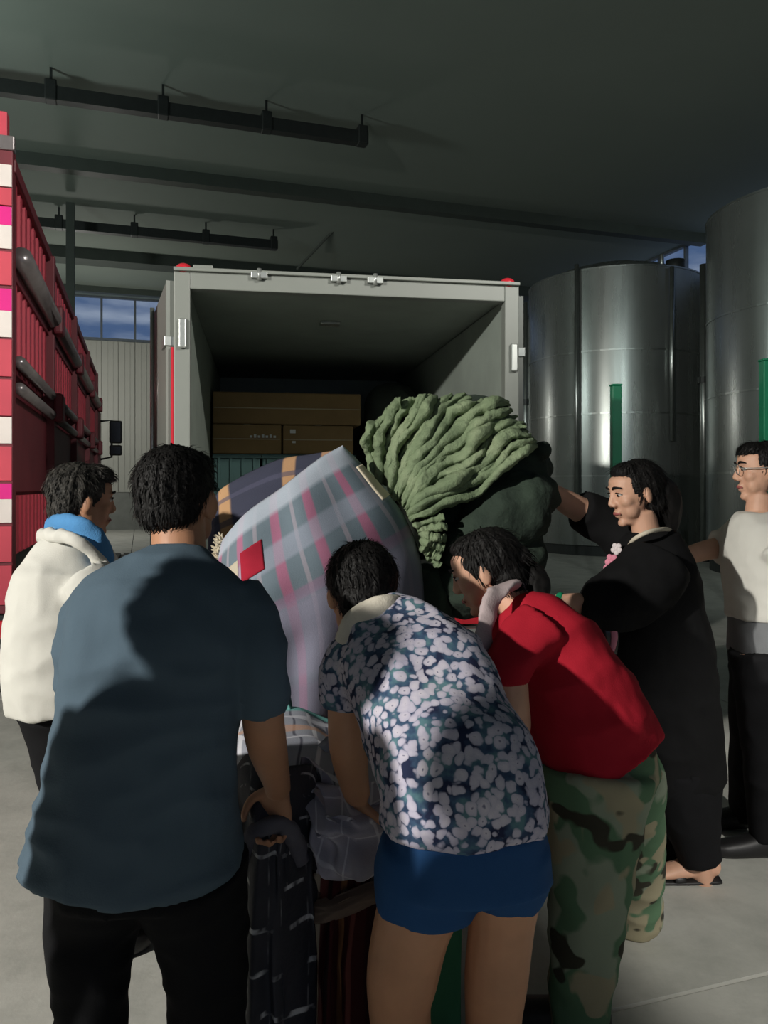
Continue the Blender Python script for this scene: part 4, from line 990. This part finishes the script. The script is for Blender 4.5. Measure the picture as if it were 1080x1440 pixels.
def fold_layer(pts, rz, dz, seed, deep):
    """one folded quilt: a puffy rounded fold edge in front and the layer running back from it"""
    d0 = 2.86 + dz
    cv = [P(*Z(x, y), d0 + .02 * math.sin(i * 1.7 + seed)) for i, (x, y) in enumerate(pts)]
    r = rz * 1.14 / 3.375 * d0 / F; q_ = min(1, len(pts) / 6) ** 2.5
    d0 += .045 * math.sin(seed * 5.3) * (len(pts) > 4)
    N = 84; K = 24; vs = []; fs = []
    for i in range(N + 1):
        t = i / N; c = poly(cv, t); T = (poly(cv, min(1, t + .02)) - poly(cv, max(0, t - .02))).normalized()
        Nn = T.cross(Y1).normalized()
        e = min(t / .16, (1 - t) / (.18 if len(pts) > 4 else .08), 1); taper = .26 + .74 * math.sin(max(0, e) * math.pi / 2)
        puff = 1 + q_ * .5 * noise.noise(V((t * 5, seed, 0))) + .10 * noise.noise(V((t * 14, seed, 4)))
        rr = r * taper * puff
        c = c + Nn * q_ * (.014 * noise.noise(V((t * 6, seed * 3.1, 2))) + .003 * noise.noise(V((t * 17, seed * 3.1, 7)))) + Y1 * q_ * .022 * noise.noise(V((t * 4, seed * 1.3, 9)))
        for k in range(K):
            th = 2 * math.pi * k / K; x = math.cos(th); y = math.sin(th)
            back = (1 + x) * .5
            yy = x * rr * 2.4 if x < 0 else deep * x ** 1.5 * (.6 + .4 * taper)
            w_ = rr * math.copysign(abs(y) ** .8, y) * (1.0 + .12 * noise.noise(V((t * 9, math.sin(th) * 1.4, seed))))
            if y > 0: w_ *= .75 + .25 * (x < 0)
            fr_ = q_ * .012 * noise.noise(V((t * 8, math.sin(th) * 1.5, seed * 2.3 + math.cos(th))))
            pt = c + Y1 * (yy + fr_) + Nn * w_
            vs.append(pt + (Nn * (y * 1.2) - Y1 * .6) * (.006 * noise.noise(V((pt.x * 26, pt.y * 12, pt.z * 26))) + .0045 * noise.noise(V((pt.x * 85, pt.y * 25, pt.z * 60)))))
    for i in range(N):
        for k in range(K):
            a = i * K + k; b = i * K + (k + 1) % K; fs.append((a, b, b + K, a + K))
    fs.append(tuple(range(K - 1, -1, -1))); fs.append(tuple(range(N * K, (N + 1) * K)))
    return MB().add(vs, fs)
def between(a, b):
    n = max(len(a), len(b)); pa = [V((x, y, 0)) for x, y in a]; pb = [V((x, y, 0)) for x, y in b]
    return [tuple(((poly(pa, k / (n - 1)) + poly(pb, k / (n - 1))) / 2)[:2]) for k in range(n)]
extra = [(between(ridges[i][0], ridges[i + 1][0]), ridges[i][1] * .85, (ridges[i][2] + ridges[i + 1][2]) / 2 + .035) for i in range(12)]
for i, (pts, rz, dz) in enumerate(extra):
    fold_layer(pts, rz, dz, i * 2.11 + 30.3, .30).build('quilt_fold', M_GQ, gs, True)
for i, (pts, rz, dz) in enumerate(ridges):
    fold_layer(pts, rz, dz, i * 1.37 + .4, .34 if i < 13 else .2).build('quilt_fold', M_GQ, gs, True)
# the quilts' outer side, its shade put into the dark colour
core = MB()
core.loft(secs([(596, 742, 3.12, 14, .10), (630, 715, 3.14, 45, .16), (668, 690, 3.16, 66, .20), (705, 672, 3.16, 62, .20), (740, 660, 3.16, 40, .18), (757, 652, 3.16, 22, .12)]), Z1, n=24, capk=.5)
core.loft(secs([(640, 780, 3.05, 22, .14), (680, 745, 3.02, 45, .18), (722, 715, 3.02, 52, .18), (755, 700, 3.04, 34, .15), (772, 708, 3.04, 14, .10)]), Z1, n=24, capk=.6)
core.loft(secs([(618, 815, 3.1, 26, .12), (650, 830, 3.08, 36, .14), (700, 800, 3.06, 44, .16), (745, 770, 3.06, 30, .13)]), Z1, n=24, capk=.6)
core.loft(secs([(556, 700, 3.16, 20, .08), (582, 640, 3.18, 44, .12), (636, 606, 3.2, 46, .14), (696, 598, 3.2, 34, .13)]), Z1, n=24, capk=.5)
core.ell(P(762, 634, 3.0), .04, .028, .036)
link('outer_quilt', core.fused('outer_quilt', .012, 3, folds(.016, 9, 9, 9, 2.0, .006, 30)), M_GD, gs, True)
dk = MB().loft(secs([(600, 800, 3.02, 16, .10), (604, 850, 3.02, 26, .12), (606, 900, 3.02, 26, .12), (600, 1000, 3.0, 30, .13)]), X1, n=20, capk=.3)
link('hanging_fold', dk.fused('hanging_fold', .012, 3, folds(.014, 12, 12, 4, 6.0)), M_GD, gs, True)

# ---------------------------------------------------------------- quilts heaped in front
dash = []
m = NT('dark_quilt_with_white_checks', .75); m.b.inputs['Specular IOR Level'].default_value = .35
u, v = m.uv()
def grid(sock, n_, w_):
    f = m.math('FRACT', m.math('MULTIPLY', sock, n_)); d = m.math('ABSOLUTE', m.math('SUBTRACT', f, .5))
    return m.ramp(d, [(w_, (1, 1, 1, 1)), (w_ * 1.6, (0, 0, 0, 1))])
base_ = m.mix(m.noise(5, 3), C(38, 38, 44), C(66, 66, 74))
gl2 = m.math('MAXIMUM', grid(v, 11, .045), m.math('MULTIPLY', grid(u, 5, .025), .25))
brk = m.ramp(m.noise(16, 2), [(.47, (0, 0, 0, 1)), (.62, (1, 1, 1, 1))])
m.color(m.mix(m.math('MULTIPLY', gl2, brk), base_, C(210, 210, 212))); m.bump(m.noise(30, 3), .4, .01); M_DASH = m.m
M_GATH = cloth('dark_quilt_lining', C(92, 90, 98), .9, .15)
dq = Sheet([(328, 1085, 1.92), (350, 1060, 1.90), (386, 1082, 1.84), (415, 1072, 1.90), (446, 1090, 1.96)],
           [(322, 1640, 1.80), (360, 1640, 1.78), (400, 1640, 1.80), (450, 1640, 1.84)],
           [(328, 1085, 1.92), (334, 1200, 1.84), (330, 1400, 1.82), (322, 1640, 1.80)],
           [(446, 1090, 1.96), (440, 1200, 1.90), (446, 1400, 1.88), (450, 1640, 1.84)], bulge=.05, fold=.028, nf=2.5, seed=8.0, wav=.03)
dqo = dq.build('checked_quilt', M_DASH, .03)
gath = MB().loft([(P(346, 1240, 1.82), .016, .024), (P(350, 1195, 1.79), .020, .024), (P(366, 1166, 1.765), .020, .020), (P(388, 1158, 1.765), .018, .018), (P(410, 1172, 1.80), .018, .02), (P(420, 1205, 1.85), .022, .024)], Z1, n=16, capk=.6)
link('gathered_edge', gath.fused('gathered_edge', .007, 2, folds(.006, 20, 20, 20, 3.0)), M_GATH, dqo, True)
tag(dqo, 'dark quilt with broken white check lines hanging from the navy man\'s hand', 'quilt')
m_gp = stripe_mat('pale_check_quilt', C(160, 163, 174),
    [(p, .03, C(226, 226, 232), .9) for p in (.1, .34, .58, .82)] + [(p, .015, C(70, 70, 84), .8) for p in (.2, .46, .7, .92)],
    [(p, .05, C(214, 214, 222), .8) for p in (.22, .5, .78)] + [(.05, .14, C(110, 176, 170), .9), (.36, .05, C(206, 160, 130), .7)])
gp = Sheet([(322, 1020, 2.36), (360, 1002, 2.40), (412, 994, 2.42), (460, 1010, 2.42), (540, 1030, 2.40)],
           [(322, 1110, 1.94), (372, 1112, 1.90), (430, 1120, 1.94), (480, 1130, 1.98), (550, 1130, 2.02)],
           [(322, 1020, 2.36), (316, 1050, 2.12), (322, 1110, 1.94)],
           [(540, 1030, 2.40), (560, 1070, 2.2), (550, 1130, 2.02)], bulge=-.02, fold=.012, nf=2, seed=5.0, wav=.05)
gpo = gp.build('checked_quilt', m_gp, .03); tag(gpo, 'pale grey and white checked quilt with teal edge on top of the front heap', 'quilt')
m_gl = stripe_mat('lilac_grey_quilt', C(168, 164, 176), [(p, .02, C(214, 212, 218), .8) for p in (.2, .5, .8)], [(p, .025, C(208, 206, 212), .8) for p in (.15, .45, .75)])
lq = Sheet([(420, 1086, 2.02), (460, 1096, 1.98), (500, 1108, 1.97), (550, 1100, 2.0)],
           [(432, 1195, 1.92), (466, 1222, 1.92), (510, 1235, 1.94), (556, 1225, 1.98)],
           [(420, 1086, 2.02), (440, 1140, 1.93), (432, 1195, 1.92)],
           [(550, 1100, 2.0), (562, 1160, 1.95), (556, 1225, 1.98)], bulge=.08, fold=.026, nf=2.4, seed=9.0, wav=.045, along='v')
tag(lq.build('padded_quilt', m_gl, .04), 'lilac-grey padded quilt in the hands of the woman in the flower print', 'quilt')
m_br = stripe_mat('brown_striped_blanket', C(70, 30, 32), [(.12, .10, C(128, 122, 116), .9), (.32, .06, C(30, 22, 22), .9), (.48, .07, C(132, 92, 62), .9), (.66, .06, C(120, 70, 64), .8), (.84, .10, C(46, 20, 24), .9)], [])
bs = Sheet([(436, 1232, 1.98), (470, 1225, 1.94), (510, 1215, 1.95), (548, 1220, 1.98)],
           [(428, 1600, 1.98), (470, 1600, 1.92), (500, 1600, 1.94), (560, 1600, 2.0)],
           [(436, 1232, 1.98), (438, 1330, 1.95), (432, 1430, 1.95), (428, 1600, 1.98)],
           [(548, 1220, 1.98), (540, 1300, 1.98), (545, 1430, 1.99), (560, 1600, 2.0)], bulge=.05, fold=.03, nf=2.5, seed=12.0, wav=.03)
tag(bs.build('striped_blanket', m_br, .02), 'maroon and brown striped blanket hanging in folds beside bare legs', 'blanket')
M_BEIGE = cloth('beige_fold', C(126, 108, 96), .9, .15)
bf = Sheet([(440, 1262, 1.93), (462, 1262, 1.90), (505, 1245, 1.90), (548, 1232, 1.94)], [(440, 1300, 1.92), (462, 1294, 1.89), (505, 1278, 1.89), (548, 1262, 1.93)],
           [(440, 1262, 1.93), (438, 1280, 1.91), (440, 1300, 1.92)], [(548, 1232, 1.94), (552, 1248, 1.92), (548, 1262, 1.93)], bulge=.02, fold=.005, nf=1, seed=2.0, wav=.008, along='v')
tag(bf.build('blanket_border', M_BEIGE, .02), 'beige folded blanket strip above the maroon striped folds', 'blanket')
m_gc = cloth('green_blanket_cloth', C(66, 120, 88), .9, .12)
gc = Sheet([(572, 1290, 2.02), (605, 1280, 2.0), (650, 1290, 2.04)], [(568, 1560, 2.04), (605, 1560, 2.02), (650, 1560, 2.04)],
           [(572, 1290, 2.02), (570, 1400, 2.02), (568, 1560, 2.04)], [(650, 1290, 2.04), (648, 1400, 2.03), (650, 1560, 2.04)], bulge=.02, fold=.02, nf=1.5, seed=14.0)
tag(gc.build('green_blanket', m_gc, .02), 'green blanket hanging between the bare legs of the bending woman', 'blanket')
hb = P(450, 1200, 2.28); hb.z = 0
heap = MB().loft([(hb + V((.02, 0, .04)), .30, .24), (hb + V((.02, 0, .25)), .33, .27), (hb + V((.02, 0, .5)), .29, .23), (hb + V((0, .02, .68)), .20, .16)], X1, n=28, capk=.3, sup=2.5)
tag(link('quilt_bale', heap.fused('quilt_bale', .016, 3, folds(.02, 5, 5, 9, 6.0)), M_BALE, None, True), 'dark heap of bedding on the floor under the checked quilts', 'bale')
# small shoulder pouch of the woman in black
M_GLOSS = mat('glossy_black_vinyl', C(20, 20, 22), .25, 0, .1, 8, .1, 30); 
pc = P(856, 893, 2.70)
pch = empty('shoulder_pouch', pc); tag(pch, 'small glossy black and pink pouch held before the woman in black', 'bag')
MB().loft([(pc + V((0, 0, -.065)), .030, .018), (pc, .036, .026), (pc + V((0, 0, .055)), .032, .020)], X1, n=18, capk=.4, sup=3).build('pouch_body', M_GLOSS, pch, True)
MB().loft([(pc + V((.006, -.022, .05)), .010, .006), (pc + V((.012, -.028, 0)), .012, .006), (pc + V((.006, -.022, -.05)), .009, .006)], X1, n=10, capk=.5).build('pink_panel', M_PINK, pch, True)
MB().ell(pc + V((-.02, -.018, .045)), .008, .008, .014).build('clasp', M_CHROME, pch, True)
MB().tube([pc + V((-.02, 0, .06)), P(868, 850, 2.72), P(880, 810, 2.74)], .005, 6).build('strap', M_GLOSS, pch, True)
# ================================================================== two unseen figures added at the left to shade the group
def shade_figure(x, y, hgt, label, m_):
    k = hgt / 1.72
    W = lambda a, b, c_: V((x + a * k, y + b * k, c_ * k))
    tor = [(W(0, 0, .78), .19 * k, .13 * k), (W(0, 0, 1.0), .18 * k, .12 * k), (W(0, 0, 1.22), .20 * k, .125 * k), (W(0, -.01, 1.38), .19 * k, .11 * k), (W(0, -.01, 1.46), .10 * k, .08 * k)]
    rr = lambda pts: [(W(*p), r_ * k, r_ * k) for p, r_ in pts]
    sl = [rr([((s * .15, 0, 1.38), .075), ((s * .22, 0, 1.30), .068), ((s * .25, .01, 1.12), .06)]) for s in (-1, 1)]
    ar = [rr([((s * .245, .01, 1.18), .045), ((s * .26, .02, 1.02), .042), ((s * .25, .08, .80), .03)]) for s in (-1, 1)]
    lg = [rr([((s * .09, 0, .84), .11), ((s * .10, 0, .48), .075), ((s * .10, -.01, .08), .055)]) for s in (-1, 1)]
    nk_ = rr([((0, -.01, 1.40), .056), ((0, 0, 1.48), .054), ((0, .0, 1.54), .054)])
    h = build_person(label, (x, y), SK_TAN, [(nk_, X1, .3)] + [(a, X1, .4) for a in ar],
        (W(0, .02, 1.595), V((.1, 1, -.1)), Z1, k, 'short', HAIR, False, False),
        [('t_shirt', m_, [(tor, X1, .08)] + [(s_, X1, .1) for s_ in sl], folds(.006, 8, 8, 10, x * 5), .014, .022),
         ('trousers', M_BLACKT, [(l_, X1, .08) for l_ in lg], folds(.005, 9, 9, 12, x * 3), .014, .02)],
        hands=[(W(-.25, .08, .80), V((0, .15, -1)), V((.8, .5, 0)), 1, 25, k), (W(.25, .08, .80), V((0, .15, -1)), V((-.8, .5, 0)), -1, 25, k)])
    put_shoes(h, [W(-.10, 0, 0), W(.10, 0, 0)], V((0, 1, 0)))
shade_figure(-.86, 1.02, 1.62, 'added man in a grey T-shirt, out of view at the left, casting shade on the group', M_GREYT)
shade_figure(-1.05, .46, 1.74, 'added taller man in a black T-shirt, out of view behind the one in grey, casting shade', M_BLK)
